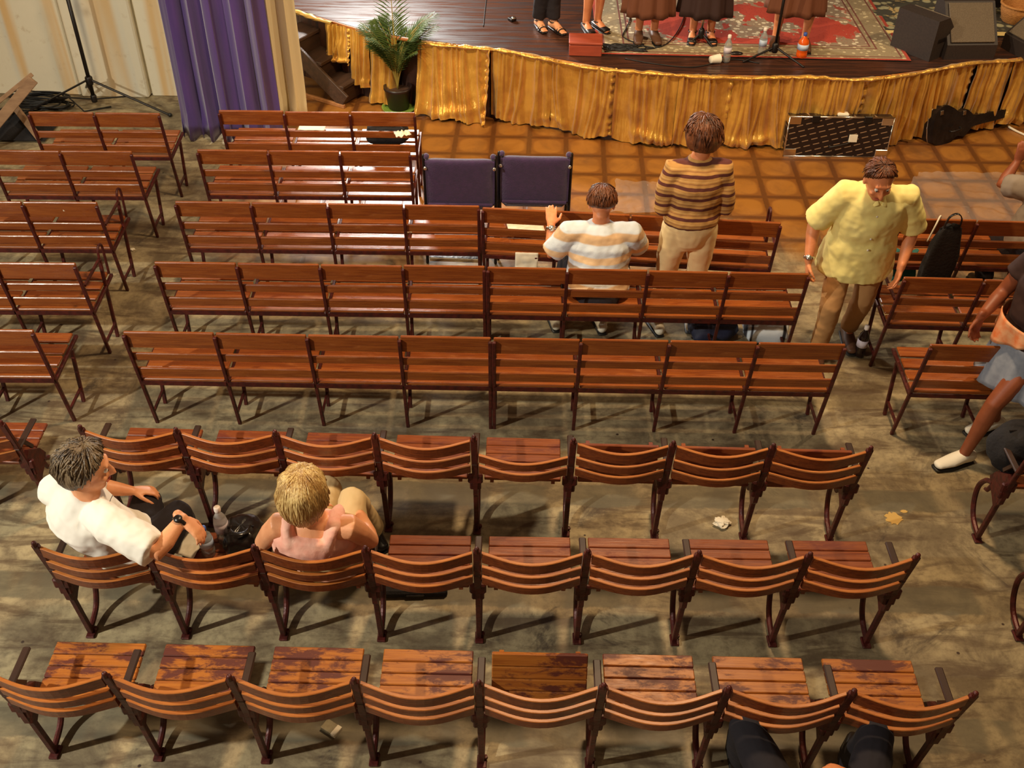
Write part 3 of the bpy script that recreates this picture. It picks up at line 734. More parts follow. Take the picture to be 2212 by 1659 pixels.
    # clothes ---------------------------------------------------------------
    if shirt:
        mb = MB(); low = P['pelvis'] + (P['pelvis'] - P['waist']).normalized() * shirt_low
        if tank:
            tp2 = [low, P['waist'], P['chest'], P['chest'].lerp(P['neck'], .30), P['chest'].lerp(P['neck'], .62)]; tr2 = [(.178, .135), (.168, .124), (.184, .138), (.178, .132), (.142, .116)]
        else:
            tp2 = [low, P['pelvis'].lerp(P['waist'], .5), P['waist'], P['chest'], P['chest'].lerp(P['neck'], .55), P['chest'].lerp(P['neck'], .85), P['neck'] + (P['neck'] - P['chest']) * .03]
            tr2 = [(.205, .168) if shirt_low > .08 else (.182, .137), (.184, .138), (.168, .125), (.185, .132), (.165, .105), (.095, .078), (.068, .068)]
        mb.tube(tp2, [(a * g, b * g) if i < len(tr2) - 1 or tank else (a, b) for i, (a, b) in enumerate(tr2)], 22, side=side)
        if tank:
            for s in (-1, 1):
                c0 = P['chest'].lerp(P['neck'], .50) + side * s * .085; c1 = P['chest'].lerp(P['neck'], .86) + side * s * .105
                mb.tube([c0 - V((0, 0, .06)), c0, c1], [(.050, .130), (.048, .124), (.036, .100)], 14, side=side, cap='round')
        else:
            for S in 'LR':
                sh, el, wr = P['sh' + S], P['el' + S], P['wr' + S]
                a0 = P['chest'].lerp(P['neck'], .5).lerp(sh, .45)
                if sleeve <= 1: pts = [a0, sh, sh.lerp(el, sleeve * .6), sh.lerp(el, sleeve)]; rr_ = [.075, .074 * g, .072 * g, .070 * g]
                else: pts = [a0, sh, sh.lerp(el, .5), el, el.lerp(wr, sleeve - 1)]; rr_ = [.075, .072 * g, .064 * g, .056, .046]
                mb.tube(pts, rr_, 16, cap='flat')
        sh_o = mb.build('shirt', M[shirt], t, smooth=True, remesh=voxel * 1.15, iters=5)
        tx = bpy.data.textures.get('cloth_wrinkle') or bpy.data.textures.new('cloth_wrinkle', 'CLOUDS'); tx.noise_scale = .13
        q = sh_o.modifiers.new('wrinkle', 'DISPLACE'); q.texture = tx; q.strength = .030; q.mid_level = .42; q.texture_coords = 'LOCAL'
    if pants:
        mb = MB()
        mb.tube([P['pelvis'] + (P['pelvis'] - P['waist']).normalized() * .07, P['pelvis'], P['pelvis'].lerp(P['waist'], .75)], [(.135 * g, .130 * g), (.178 * g, .134 * g), (.158 * g, .120 * g)], 20, side=side, cap='round')
        for S in 'LR':
            lg_ = leg_g or g; hp, kn, an = P['hip' + S], P['kn' + S], P['an' + S]
            if shorts: mb.tube([hp, hp.lerp(kn, .5), kn], [.098 * g, .095 * g, .090 * g], 16)
            else: mb.tube([hp, hp.lerp(kn, .4), kn, kn.lerp(an, .5), an.lerp(kn, .06)], [.096 * lg_, .090 * lg_, .072, .064, .060], 16, cap='flat')
        po = mb.build('trousers', M[pants], t, smooth=True, remesh=voxel * 1.2, iters=5)
        tx = bpy.data.textures.get('cloth_wrinkle') or bpy.data.textures.new('cloth_wrinkle', 'CLOUDS'); tx.noise_scale = .13
        q = po.modifiers.new('wrinkle', 'DISPLACE'); q.texture = tx; q.strength = .024; q.mid_level = .42; q.texture_coords = 'LOCAL'
    if skirt:
        zb, rb, sm = skirt; c0 = P['waist'] + V((0, 0, -.02)); 
        def fn(u, v):
            a = 2 * math.pi * u; z = c0.z + (zb - c0.z) * v
            cx = c0.x; cy = c0.y
            r = .15 * g + (rb - .15 * g) * (v ** .75) + .020 * v * math.sin(a * 9 + seed) + .010 * v * math.sin(a * 17)
            return V((cx + r * math.cos(a), cy + r * .78 * math.sin(a), z + .006 * math.sin(a * 9)))
        mb = MB(); mb.grid(fn, 72, 14); mb.build('skirt', M[sm], t, smooth=True, solid=.006)
    if shoes:
        for S in 'LR':
            an, toe = P['an' + S], P['toe' + S]; f = V((toe.x - an.x, toe.y - an.y, 0)).normalized(); sd = f.cross(V((0, 0, 1)))
            b = V((an.x, an.y, toe.z)); mb = MB()
            kind, mname = shoes
            if kind == 'shoe':
                mb.tube([b - f * .055 + V((0, 0, .022)), b + f * .0 + V((0, 0, .034)), toe - f * .07 + V((0, 0, .018)), toe + f * .018 + V((0, 0, .008))], [(.036, .042), (.041, .050), (.048, .034), (.036, .022)], 14, side=sd, cap='round')
                so = mb.build('shoe', M[mname], t, smooth=True, remesh=.009, iters=3)
                mb = MB(); mb.tube([b - f * .075 + V((0, 0, -.024)), b + V((0, 0, -.024)), toe - f * .05 + V((0, 0, -.022)), toe + f * .035 + V((0, 0, -.018))], [(.030, .008), (.038, .008), (.050, .008), (.034, .008)], 14, side=sd, cap='round'); mb.build('sole', M['rubber'], so, smooth=True)
            else:      # open pump / sandal
                mb.tube([b - f * .06 + V((0, 0, -.016)), b + V((0, 0, -.016)), toe - f * .05 + V((0, 0, -.018)), toe + f * .02 + V((0, 0, -.016))], [(.028, .010), (.032, .009), (.044, .009), (.030, .009)], 12, side=sd, cap='round')
                if kind == 'pump':
                    mb.tube([b - f * .05 + V((0, 0, .016)), toe - f * .01 + V((0, 0, .010))], [(.036, .024), (.042, .018)], 12, side=sd, cap='round')
                for off in ((.0, .03) if kind == 'sandal' else ()):
                    mb.tube([toe - f * (.02 + off) + sd * q + V((0, 0, -.014 + math.sqrt(max(0, 1 - (q / .046) ** 2)) * .040)) for q in (-.045, -.03, 0, .03, .045)], .006, 6)
                mb.tube([an + V((math.cos(a) * .040, math.sin(a) * .044, -.005)) for a in [q * math.pi / 8 for q in range(16)]], .005, 6, closed=True)
                mb.build('shoe', M[mname], t, smooth=True)
    return t

def stripe_mat(name, base, bands, rough=0.85, axis=2, freq=None, curve=0.0):
    """bands: list of (start, end, colour) within one repeat 'freq' metres along the local axis"""
    m, k = newmat(name, rough); c = k.coord('Object'); S = k.sep(c)
    z = S[axis]; z = k.math('ADD', z, k.math('MULTIPLY', k.math('SUBTRACT', k.noise(c, 6, 2), .5), .02))
    if curve: z = k.math('ADD', z, k.math('MULTIPLY', k.math('POWER', k.math('ABSOLUTE', S[0]), 2.0), curve))
    f = k.math('FRACT', k.math('DIVIDE', z, freq)); col = None; prev = base
    for a, b, cc in bands:
        msk = k.math('MULTIPLY', k.ramp(f, a - .02, a + .02), k.ramp(f, b + .02, b - .02)); prev = k.mix(msk, prev, cc)
    k.L.new(prev, k.b.inputs['Base Color']); k.bump(k.noise(c, 90, 3), .3, .003); return m
M['tan_stripe'] = stripe_mat('tan_striped_knit', sr(190, 142, 78), [(.10, .40, sr(92, 42, 34)), (.60, .72, sr(160, 112, 62)), (.80, .88, sr(204, 160, 96))], freq=.072)
M['blue_stripe'] = stripe_mat('pale_blue_striped_cotton', sr(212, 220, 226), [(.05, .18, sr(168, 140, 110)), (.30, .46, sr(242, 206, 158)), (.72, .90, sr(206, 170, 128))], freq=.30)
M['white_shirt'] = mat('white_cotton', sr(244, 238, 226), 0.85, bump=.25, bump_scale=9)
M['yellow_shirt'] = mat('yellow_cotton', sr(244, 230, 150), 0.85, col2=sr(234, 212, 118), scale=6, bump=.35, bump_scale=9)
M['pink_top'] = mat('pink_tank_top', sr(244, 190, 168), 0.85, col2=sr(232, 146, 124), scale=20, bump=.3, bump_scale=30)
M['khaki'] = mat('khaki_cloth', sr(206, 178, 128), 0.85, bump=.2, bump_scale=12)
M['cream_pants'] = mat('cream_trousers', sr(238, 208, 152), 0.85, bump=.2, bump_scale=10)
M['tan_pants'] = mat('tan_trousers', sr(176, 130, 80), 0.85, bump=.2, bump_scale=10)
M['black_pants'] = mat('black_trousers', sr(30, 22, 26), 0.9, bump=.3, bump_scale=14)
M['navy_pants'] = mat('dark_navy_trousers', sr(30, 26, 34), 0.9, bump=.3, bump_scale=14)
M['grey_shirt'] = mat('grey_shirt', sr(140, 126, 112), 0.85, bump=.2)
M['denim'] = mat('pale_denim', sr(150, 156, 170), 0.85, col2=sr(120, 128, 146), scale=30)
M['brown_dress'] = mat('brown_dress', sr(110, 62, 36), 0.8, bump=.2)
M['dark_dress'] = mat('dark_brown_dress', sr(54, 30, 24), 0.8, bump=.2)
M['orange_cloth'] = mat('orange_print_cloth', sr(228, 120, 60), 0.8, col2=sr(236, 214, 170), scale=16)
M['white_shoe'] = mat('white_shoe', sr(236, 228, 208), 0.6)
M['black_shoe'] = mat('black_shoe', sr(28, 22, 20), 0.35)
M['brown_shoe'] = mat('brown_shoe', sr(92, 60, 40), 0.5)

# standing man in the tan striped shirt, seen from behind
r = U(1492, 480, .86); r = V((r.x, 5.86, 0))
figure('man standing with his back turned, tan shirt with maroon stripes and cream trousers', r, RAD(2),
       dict(pelvis=(0, 0, .86), waist=(0, 0, .99), chest=(0, .0, 1.15), neck=(0, .01, 1.32), head=(.01, .05, 1.435), shL=(-.165, 0, 1.25), shR=(.165, 0, 1.25),
            elL=(-.205, -.02, .98), elR=(.205, -.02, .98), wrL=(-.16, .19, .99), wrR=(.17, .19, .99), hipL=(-.09, 0, .84), hipR=(.09, 0, .84), knL=(-.11, .03, .46), knR=(.10, .03, .46),
            anL=(-.14, -.04, .085), anR=(.10, .0, .085), toeL=(-.17, .11, .03), toeR=(.13, .15, .03), look=(0, 1, -.15),
            handL=((1, .3, 0), (0, 1, .3), .5), handR=((-1, .3, 0), (0, 1, .3), .5)),
       skin='skin_warm', hair='hair_brown', hair_style='full', shirt='tan_stripe', sleeve=1.05, pants='cream_pants', shoes=('shoe', 'white_shoe'), girth=1.0, shirt_low=-.02, seed=3, hs=1.08)

# man in yellow walking up the aisle towards the camera
r = U(1812, 752, 0)
figure('man in loose yellow shirt and tan trousers walking up the aisle, head bowed', (r.x - .05, r.y, 0), RAD(176),
       dict(pelvis=(0, 0, .84), waist=(0, .02, .96), chest=(0, .04, 1.14), neck=(0, .10, 1.31), head=(.05, .20, 1.41), shL=(-.185, .05, 1.23), shR=(.185, .05, 1.23),
            elL=(-.30, .0, .98), elR=(.31, -.02, .98), wrL=(-.24, .16, .78), wrR=(.32, .10, .76), hipL=(-.095, 0, .82), hipR=(.095, 0, .82), knL=(-.11, .02, .44), knR=(.12, .14, .45),
            anL=(-.11, -.12, .10), anR=(.12, .10, .085), toeL=(-.12, .05, .03), toeR=(.14, .26, .03), look=(-.1, .88, -.42), up=(0, .42, .88),
            handL=((.1, .2, -1), (-1, 0, 0), .5), handR=((-.1, .2, -1), (1, 0, 0), .5)),
       skin='skin_warm', hair='hair_brown', hair_style='thin', shirt='yellow_shirt', sleeve=.95, pants='tan_pants', shoes=('shoe', 'brown_shoe'), girth=1.20, shirt_low=.17, leg_g=.90, seed=5, hs=1.04)
P5 = bpy.data.objects['person.001']; mb = MB()
for s_ in (-1, 1): mb.tube([V((s_ * .055, .055, 1.335)), V((s_ * .050, .125, 1.30)), V((s_ * .022, .185, 1.235))], [(.030, .008), (.034, .008), (.018, .006)], 10, side=(0, -.6, .8), cap='round')
mb.build('collar', M['yellow_shirt'], P5, smooth=True, sub=1)
for zz in (1.16, 1.08, 1.00, .92): mb = MB(); mb.ell((.0, +.188, zz), (.007, .005, .007)); mb.build('button', M['white_paint'], P5, smooth=True)
# seated man with the pale blue striped shirt
r = U(1292, 520, .70); r = V((r.x, 5.67, 0)); hd = U(1192, 466, .84) - r; el = V((-.31, .10, .66))
figure('man in a pale blue striped shirt sitting with one hand on the rail ahead', r, 0,
       dict(pelvis=(0, 0, .52), waist=(0, .05, .61), chest=(0, .08, .75), neck=(0, .11, .90), head=(0.0, .15, 1.01), shL=(-.20, .08, .83), shR=(.20, .08, .83),
            elL=el, elR=(.27, .20, .66), wrL=V(hd) + V((-.005, -.085, -.02)), wrR=(.12, .40, .60), hipL=(-.1, .02, .50), hipR=(.1, .02, .50), knL=(-.17, .36, .52), knR=(.15, .36, .52),
            anL=(-.26, .18, .09), anR=(.06, .16, .09), toeL=(-.28, .33, .03), toeR=(.04, .31, .03), look=(.05, 1, -.35),
            handL=((0, .75, .42), (0, -.42, .75), .15), handR=((0, 1, -.2), (0, 0, 1), .5)),
       skin='skin_warm', hair='hair_brown', hair_style='short', shirt='blue_stripe', sleeve=.9, pants='navy_pants', shoes=('shoe', 'white_shoe'), girth=1.15, seed=8, voxel=.007, shirt_low=.06)

P3E, P3W = el, V(hd) + V((-.005, -.085, -.02))
# seated man in white, arm over the chair back
r = V((E0.x + .30, E0.y + .25, 0)); w_ = lambda px, py, z: U(px, py, z) - r
figure('grey-haired man in a white shirt lounging with his elbow over the chair back, looking right', r, 0,
       dict(pelvis=(.0, .02, .52), waist=V((-.05, -.02, .64)), chest=w_(176, 1110, .82), neck=w_(188, 1064, .98), head=w_(188, 1014, 1.11),
            shL=w_(122, 1056, .93), shR=w_(240, 1136, .93), elR=w_(340, 1193, .875), wrR=w_(394, 1120, .93), elL=w_(205, 1050, .72), wrL=w_(282, 1060, .68),
            hipL=(.04, .09, .52), hipR=(.08, -.04, .52), knL=w_(318, 1078, .60), knR=w_(388, 1108, .60),
            anL=w_(330, 1150, .10), anR=w_(420, 1178, .10), toeL=w_(368, 1135, .03), toeR=w_(460, 1165, .03), look=(.92, .38, -.22), side=(.68, -.73, 0),
            handR=((.75, -.35, -.55), (.3, .2, .9), .45), handL=((.9, .3, -.25), (0, .2, 1), .5)),
       skin='skin_pale', hair='hair_grey', hair_style='full', shirt='white_shirt', sleeve=.92, pants='black_pants', shoes=('shoe', 'black_shoe'), girth=1.12, seed=11, voxel=.0065, strands=260, hs=1.04)
P1R = r
WATCHES = [(bpy.data.objects['person.003'], w_(340, 1193, .875), w_(394, 1120, .93), 'black_shiny')]
GLASSES = (bpy.data.objects['person.003'], w_(254, 1104, .93), V((.6, -.3, .35)).normalized())
# blonde woman
r = V((E0.x + (E1 - E0).length / 8 * 2.5 + .01, E0.y + .25, 0))
figure('blonde woman in a pink tank top sitting with her back turned and khaki leg crossed', r, 0,
       dict(pelvis=(.0, .0, .52), waist=(.0, -.01, .64), chest=w_(676, 1165, .77) , neck=w_(676, 1115, .92), head=w_(657, 1066, 1.055),
            shL=w_(600, 1134, .885), shR=w_(756, 1138, .885), elL=w_(568, 1172, .70), elR=w_(800, 1168, .70), wrR=w_(778, 1112, .66), wrL=(-.12, .20, .62),
            hipL=(-.1, .03, .52), hipR=(.1, .03, .52), knL=(-.06, .42, .53), knR=w_(762, 1078, .66), anL=(-.05, .42, .09), anR=w_(806, 1146, .25), toeL=(-.05, .56, .03), toeR=w_(824, 1180, .20),
            look=(.12, 1, -.12), handR=((-.5, .7, -.3), (.1, .3, .9), .5), handL=((.7, .6, -.2), (0, 0, 1), .5)),
       skin='skin_pale', hair='hair_blond', hair_style='bob', shirt='pink_top', tank=True, pants='khaki', shoes=('shoe', 'black_shoe'), girth=1.06, seed=14, voxel=.0065, strands=420, hs=1.02, shirt_low=.05)
P2R = r
# person at the right edge on the front bench
r = U(2225, 520, .5); r = V((r.x, U(2225, 484, .8).y + .20, 0))
figure('person in a grey shirt on the right front bench at the picture edge', r, 0,
       dict(pelvis=(0, 0, .52), waist=(0, .03, .64), chest=(.06, .03, .80), neck=(.16, .06, .97), head=(.24, .10, 1.10), shL=(-.10, .05, .91), shR=(.28, .06, .87), elL=(-.22, .30, .82), elR=(.27, .2, .64), wrL=(-.14, .36, .96), wrR=(.12, .4, .6),
            hipL=(-.1, .02, .49), hipR=(.1, .02, .49), knL=(-.15, .34, .40), knR=(.15, .34, .40), anL=(-.18, .16, .09), anR=(.15, .16, .09), toeL=(-.19, .3, .03), toeR=(.16, .3, .03), handL=((.1, .1, 1), (0, -1, 0), .4)),
       skin='skin_brown', hair='hair_dark', shirt='grey_shirt', sleeve=.8, pants='black_pants', shoes=('shoe', 'black_shoe'), girth=1.15, seed=18)
# woman in denim skirt, right edge
r = U(2060, 985, 0); r = V((r.x + .22, r.y + .08, 0))
DW = figure('woman in a pale denim skirt and white shoes stepping out at the right picture edge', r, RAD(112),
       dict(pelvis=(0, 0, .84), waist=(0, 0, .95), chest=(0, 0, 1.17), neck=(0, 0, 1.34), head=(0, .03, 1.49), shL=(-.18, 0, 1.28), shR=(.18, 0, 1.28), hipL=(-.09, 0, .82), hipR=(.09, 0, .82), elL=(-.24, -.04, 1.04), wrL=(-.24, .06, .80), knL=(-.09, .20, .50), anL=(-.06, .24, .09), toeL=(-.05, .39, .03), knR=(.10, .02, .48), anR=(.12, -.14, .10), toeR=(.13, .01, .03), elR=(.24, .06, 1.04), wrR=(.18, .24, .94)),
       skin='skin_brown', hair='hair_dark', hair_style='bob', shirt='dark_dress', sleeve=.5, skirt=(.54, .24, 'denim'), shoes=('shoe', 'white_shoe'), girth=1.05, seed=21)
mb = MB(); mb.grid(lambda u, v: V(((.215 + .02 * math.sin(u * 50) * v) * math.cos(u * 6.2832), (.185 + .02 * math.sin(u * 44) * v) * math.sin(u * 6.2832), .99 - .13 * v - .05 * v * math.sin(u * 12)))
, 70, 8); tag(mb.build('waist_cloth', M['orange_cloth'], DW, smooth=True, solid=.006), 'orange and white printed cloth tied round the waist')
# knees at the bottom right
r = V((U(1760, 1659, .5).x, 1.83, 0)); w_ = lambda px, py, z: U(px, py, z) - r
figure('person in dark trousers sitting behind the nearest seats, knees apart and hands clasped', r, 0,
       dict(pelvis=(0, 0, .50), waist=(0, -.12, .61), chest=(0, -.22, .77), neck=(0, -.26, .93), head=(0, -.26, 1.06), shL=(-.19, -.22, .86), shR=(.19, -.22, .86), elL=(-.22, .02, .66), elR=(.24, .02, .66),
            wrL=w_(1762, 1690, .60), wrR=w_(1850, 1685, .62), hipL=(-.1, .04, .48), hipR=(.1, .04, .48), knL=w_(1610, 1568, .57), knR=w_(1890, 1590, .57), anL=w_(1600, 1640, .10), anR=w_(1835, 1650, .10),
            toeL=w_(1590, 1590, .03), toeR=w_(1845, 1600, .03), handL=((.8, .5, -.2), (-.2, .3, 1), .5), handR=((-.8, .5, -.1), (.2, .3, 1), .5)),
       skin='skin_warm', hair='hair_dark', shirt='grey_shirt', sleeve=.9, pants='navy_pants', shoes=('shoe', 'black_shoe'), girth=1.1, seed=25, voxel=.0065)

# performers on the stage, only shins and feet in view
def performer(fx, fy, dx, label, **kw):
    p = U(fx, fy, SH + .05); sp = dx
    J = dict(knL=(-sp, .03, .48), anL=(-sp, -.02, .085), toeL=(-sp - .02, .14, .03), knR=(sp, .03, .48), anR=(sp, -.02, .085), toeR=(sp + .02, .14, .03), hipL=(-.09, 0, .9), hipR=(.09, 0, .9))
    J.update(kw.pop('J', {}))
    return figure(label, (p.x, p.y, SH + kw.pop('dz', 0.0)), kw.pop('rz', RAD(180)), J, strands=60, voxel=.009, **kw)
M['nail_skin'] = M['skin_pale']
performer(1180, 52, .055, 'performer in black trousers and strappy sandals, leftmost on the dark stage boards', rz=RAD(205), skin='skin_pale', hair='hair_dark', shirt='black_cloth', sleeve=1.8, pants='black_pants', shoes=('sandal', 'black_shoe'), barefoot=True, seed=31,
          J=dict(anL=(-.06, .03, .085), toeL=(-.08, .19, .03), anR=(.05, -.06, .085), toeR=(.06, .08, .03)))
performer(1280, 55, .06, 'bare-legged performer in black pumps at the left edge of the rug', rz=RAD(205), skin='skin_warm', hair='hair_brown', shirt='dark_dress', sleeve=1.8, skirt=(.62, .22, 'dark_dress'), shoes=('pump', 'black_shoe'), seed=32)
performer(1396, 76, .07, 'performer in a long light-brown skirt with brown shoes, on the rug', rz=RAD(182), skin='skin_warm', hair='hair_brown', shirt='brown_dress', sleeve=1.8, skirt=(.26, .235, 'brown_dress'), shoes=('shoe', 'brown_shoe'), seed=33)
performer(1515, 76, .08, 'performer in a very dark skirt and black strapped shoes behind a thin microphone stand', rz=RAD(178), skin='skin_warm', hair='hair_dark', shirt='dark_dress', sleeve=1.8, skirt=(.26, .245, 'dark_dress'), shoes=('pump', 'black_shoe'), seed=34)
performer(1706, 90, .13, 'rightmost performer, brown skirt, standing behind the black microphone stand with legs apart', rz=RAD(172), skin='skin_warm', hair='hair_brown', shirt='brown_dress', sleeve=1.8, skirt=(.34, .26, 'brown_dress'), shoes=('shoe', 'brown_shoe'), seed=35)

WATCHES += [(bpy.data.objects['person.002'], P3E, P3W, 'chrome'), (bpy.data.objects['person.001'], (.31, -.02, .98), (.32, .10, .76), 'chrome')]
# ------------------------------------------------------------------ things on the stage
def T3(o): return Matrix.Translation(o)
m, k = newmat('persian_rug', 0.95); M['rug'] = m
c = k.coord('Object'); X, Y, Z = k.sep(c)
RA, RB = U(1290, 119, SH), U(1968, 134, SH); RW = (RB - RA).length; RD = 2.5
ex = k.math('MINIMUM', k.math('ADD', X, RW / 2), k.math('SUBTRACT', RW / 2, X)); ey = k.math('MINIMUM', Y, k.math('SUBTRACT', RD, Y))
e = k.math('MINIMUM', ex, ey)
n1 = k.noise(c, 5.5, 3, .5, 1.2); v1 = k.voronoi(c, 17); v2 = k.voronoi(k.mapping(c, loc=(3, 1, 0)), 34)
flor = k.mix(k.ramp(v1, .42, .30), sr(150, 126, 100), sr(222, 206, 172)); flor = k.mix(k.ramp(v2, .22, .10, 0, .8), flor, sr(90, 66, 62))
red = k.mix(k.ramp(v2, .30, .16, 0, .6), sr(178, 62, 40), sr(140, 40, 34))
ang = k.math('ADD', k.math('POWER', k.math('DIVIDE', k.math('ABSOLUTE', k.math('ADD', X, -0.05)), 0.85), 1.4), k.math('POWER', k.math('DIVIDE', k.math('ABSOLUTE', k.math('SUBTRACT', Y, .72)), 0.50), 1.4))
ang = k.math('ADD', ang, k.math('MULTIPLY', k.math('SUBTRACT', n1, .5), 1.6))
field = k.mix(k.ramp(ang, 1.35, 1.25), flor, red)
inner = k.mix(k.ramp(k.math('ADD', ang, k.math('MULTIPLY', n1, .5)), .62, .56), field, flor)
field = k.mix(k.ramp(n1, .60, .66, 0, .8), inner, red)
bord = k.mix(k.ramp(v1, .36, .25), sr(146, 128, 96), sr(196, 178, 138)); bord = k.mix(k.ramp(v2, .24, .12, 0, .7), bord, sr(120, 78, 60))
col = k.mix(k.ramp(e, .30, .31), bord, field)
for q in (.30, .25, .07): col = k.mix(k.math('MULTIPLY', k.ramp(e, q - .012, q - .006), k.ramp(e, q + .010, q + .004)), col, sr(112, 60, 48))
col = k.mix(k.ramp(e, .035, .028), col, sr(164, 60, 40)); k.L.new(col, k.b.inputs['Base Color']); k.bump(v2, .3, .004)
def flat_rug(name, label, A, B, depth, mt, th=.012, wav=.003):
    t = thing(name, label, 'rug', ((A.x + B.x) / 2, (A.y + B.y) / 2, SH), math.atan2(B.y - A.y, B.x - A.x)); w = (B - A).length
    mb = MB(); mb.grid(lambda u, v: V(((u - .5) * w, v * depth, th + wav * noise.noise(V((u * 9, v * 9, 1))))), 40, 30); mb.build('pile', mt, t, smooth=True)
    mb = MB(); mb.box((-w / 2, 0, .001), (w / 2, depth, th - wav - .001)); mb.build('backing', M['rubber'], t)
flat_rug('persian_rug', 'patterned rug with red medallion and cream flowers under the performers', RA, RB, RD, M['rug'])
m, k = newmat('grey_green_floral', 0.95); c = k.coord('Object'); v1 = k.voronoi(c, 9); n1 = k.noise(c, 7, 4, .6, 1)
col = k.mix(k.ramp(v1, .45, .3), sr(60, 56, 44), sr(158, 152, 116)); col = k.mix(k.ramp(n1, .55, .62), col, sr(176, 150, 98)); X, Y, Z = k.sep(c)
col = k.mix(k.ramp(Y, .10, .085), col, sr(226, 196, 124)); k.L.new(col, k.b.inputs['Base Color']); M['rug2'] = m
flat_rug('floral_rug', 'grey-green floral rug with a cream edge behind the right floor monitors', U(1918, 76, SH), U(2420, 84, SH), 1.8, M['rug2'])

def ring(c0, r, n=20, z=0): return [V((c0[0] + r * math.cos(2 * math.pi * i / n), c0[1] + r * math.sin(2 * math.pi * i / n), z)) for i in range(n)]
def mic_stand(px, py, label, leg=.30, h=1.45, tip=(0, 0), mt='black', spokes=3):
    p = U(px, py, SH); t = thing('microphone_stand', label, 'stand', (p.x, p.y, SH))
    mb = MB(); mb.tube([(0, 0, .10), (tip[0] * .5, tip[1] * .5, h * .55)], .013, 10); mb.build('lower_tube', M[mt], t, smooth=True)
    mb = MB(); mb.tube([(tip[0] * .5, tip[1] * .5, h * .5), (tip[0], tip[1], h)], .008, 10); mb.build('upper_tube', M[mt], t, smooth=True)
    mb = MB(); mb.lathe([(.024, .06), (.030, .08), (.030, .13), (.018, .15)], 12); mb.build('hub', M['black'], t, smooth=True)
    for i in range(spokes):
        a = RAD(200 + i * 360 / spokes); mb = MB(); mb.tube([(0, 0, .11), (leg * math.cos(a), leg * math.sin(a), .012)], [.010, .009], 8, cap='round'); mb.build('leg', M['black'], t, smooth=True)
    mb = MB(); mb.tube([(tip[0], tip[1], h), (tip[0], tip[1] + .03, h + .05), (tip[0], tip[1] + .10, h + .09)], [.010, .012, .014], 10); mic = mb.build('microphone', M['black'], t, smooth=True)
    mb = MB(); mb.ell((tip[0], tip[1] + .12, h + .10), (.026, .030, .026)); mb.build('grille', M['chrome'], mic, smooth=True)
mic_stand(1670, 127, 'black tripod microphone stand at the front edge of the rug', leg=.30)
mic_stand(1512, 96, 'thin chrome microphone stand before the performer in the very dark skirt', leg=.13, mt='chrome')

M['clear_plastic'] = mat('clear_bottle_plastic', sr(226, 226, 220), 0.12, trans=.75, spec=.6)
M['cap_white'] = mat('white_cap', sr(240, 226, 214), 0.4)
M['cap_blue'] = mat('blue_cap', sr(60, 90, 170), 0.4)
M['cola'] = mat('dark_drink', sr(30, 16, 14), 0.12, spec=.7)
M['orange_drink'] = mat('orange_drink', sr(226, 92, 20), 0.2)
M['label_blue'] = mat('blue_white_label', sr(200, 214, 232), 0.5, col2=sr(60, 110, 190), scale=9)
M['label_pale'] = mat('pale_label', sr(216, 206, 214), 0.5, col2=sr(150, 130, 160), scale=12)
def bottle(p, label, body, cap, lab=None, h=.24, r=.034, lie=None, name='water_bottle'):
    t = thing(name, label, 'bottle', p); s = h / .24
    if lie is not None: t.rotation_euler = (RAD(90), 0, lie); t.location.z += r
    mb = MB(); mb.lathe([(r * .7, 0), (r, .008 * s), (r, .05 * s), (r * .93, .06 * s), (r, .07 * s), (r, .15 * s), (r * .85, .175 * s), (.014, .205 * s), (.013, .222 * s)], 20); mb.build('bottle_body', body, t, smooth=True)
    mb = MB(); mb.lathe([(.016, .218 * s), (.0165, .222 * s), (.0165, .243 * s), (.012, .248 * s)], 16); mb.build('cap', cap, t, smooth=True)
    if lab: mb = MB(); mb.lathe([(r + .0012, .085 * s), (r + .0012, .14 * s)], 20); mb.build('paper_label', lab, t, smooth=True)
    return t
bottle(U(1568, 134, SH), 'white water bottle standing beside two white cups at the stage edge', M['clear_plastic'], M['cap_white'], M['label_pale'])
bottle(U(1644, 118, SH), 'clear water bottle just left of the black microphone stand', M['clear_plastic'], M['cap_white'], M['label_blue'])
bottle(U(1730, 124, SH), 'orange bottle with a blue lid and blue-white label on the rug', M['orange_drink'], M['cap_blue'], M['label_blue'], h=.22, r=.048, name='sports_bottle')
p = U(1543, 137, SH); t = thing('paper_cup', 'white cup lying on its side at the stage edge, left of the white bottle', 'cup', p, RAD(20))
mb = MB(); mt_ = T3((0, 0, .04)) @ Matrix.Rotation(RAD(90), 4, 'Y'); mb.lathe([(.030, -.045), (.033, -.03), (.040, .045), (.042, .047), (.038, .045), (.030, -.04)], 20, mtx=mt_); mb.build('cup_wall', M['paper'], t, smooth=True)
p = U(1590, 120, SH); mb = MB(); mb.ell((p.x, p.y, SH + .02), (.06, .028, .018)); tag(mb.build('pouch', M['black_shiny'], smooth=True), 'small black pouch on the rug edge between two bottles', 'pouch')

# brick-coloured box
p = U(1264, 122, SH); t = thing('wooden_box', 'brick-red wooden box at the stage edge below the bare-legged performer', 'box', (p.x, p.y, SH), RAD(-2))
M['brick_box'] = mat('brick_red_wood', sr(168, 72, 44), 0.6, col2=sr(128, 50, 32), scale=6, stretch=(1, 5, 5))
mb = MB(); mb.box((-.145, 0, 0), (.145, .22, .10), bev=.006); mb.build('box_body', M['brick_box'], t)
mb = MB(); mb.box((-.15, -.005, .102), (.15, .225, .125), bev=.006); mb.build('lid', M['brick_box'], t)

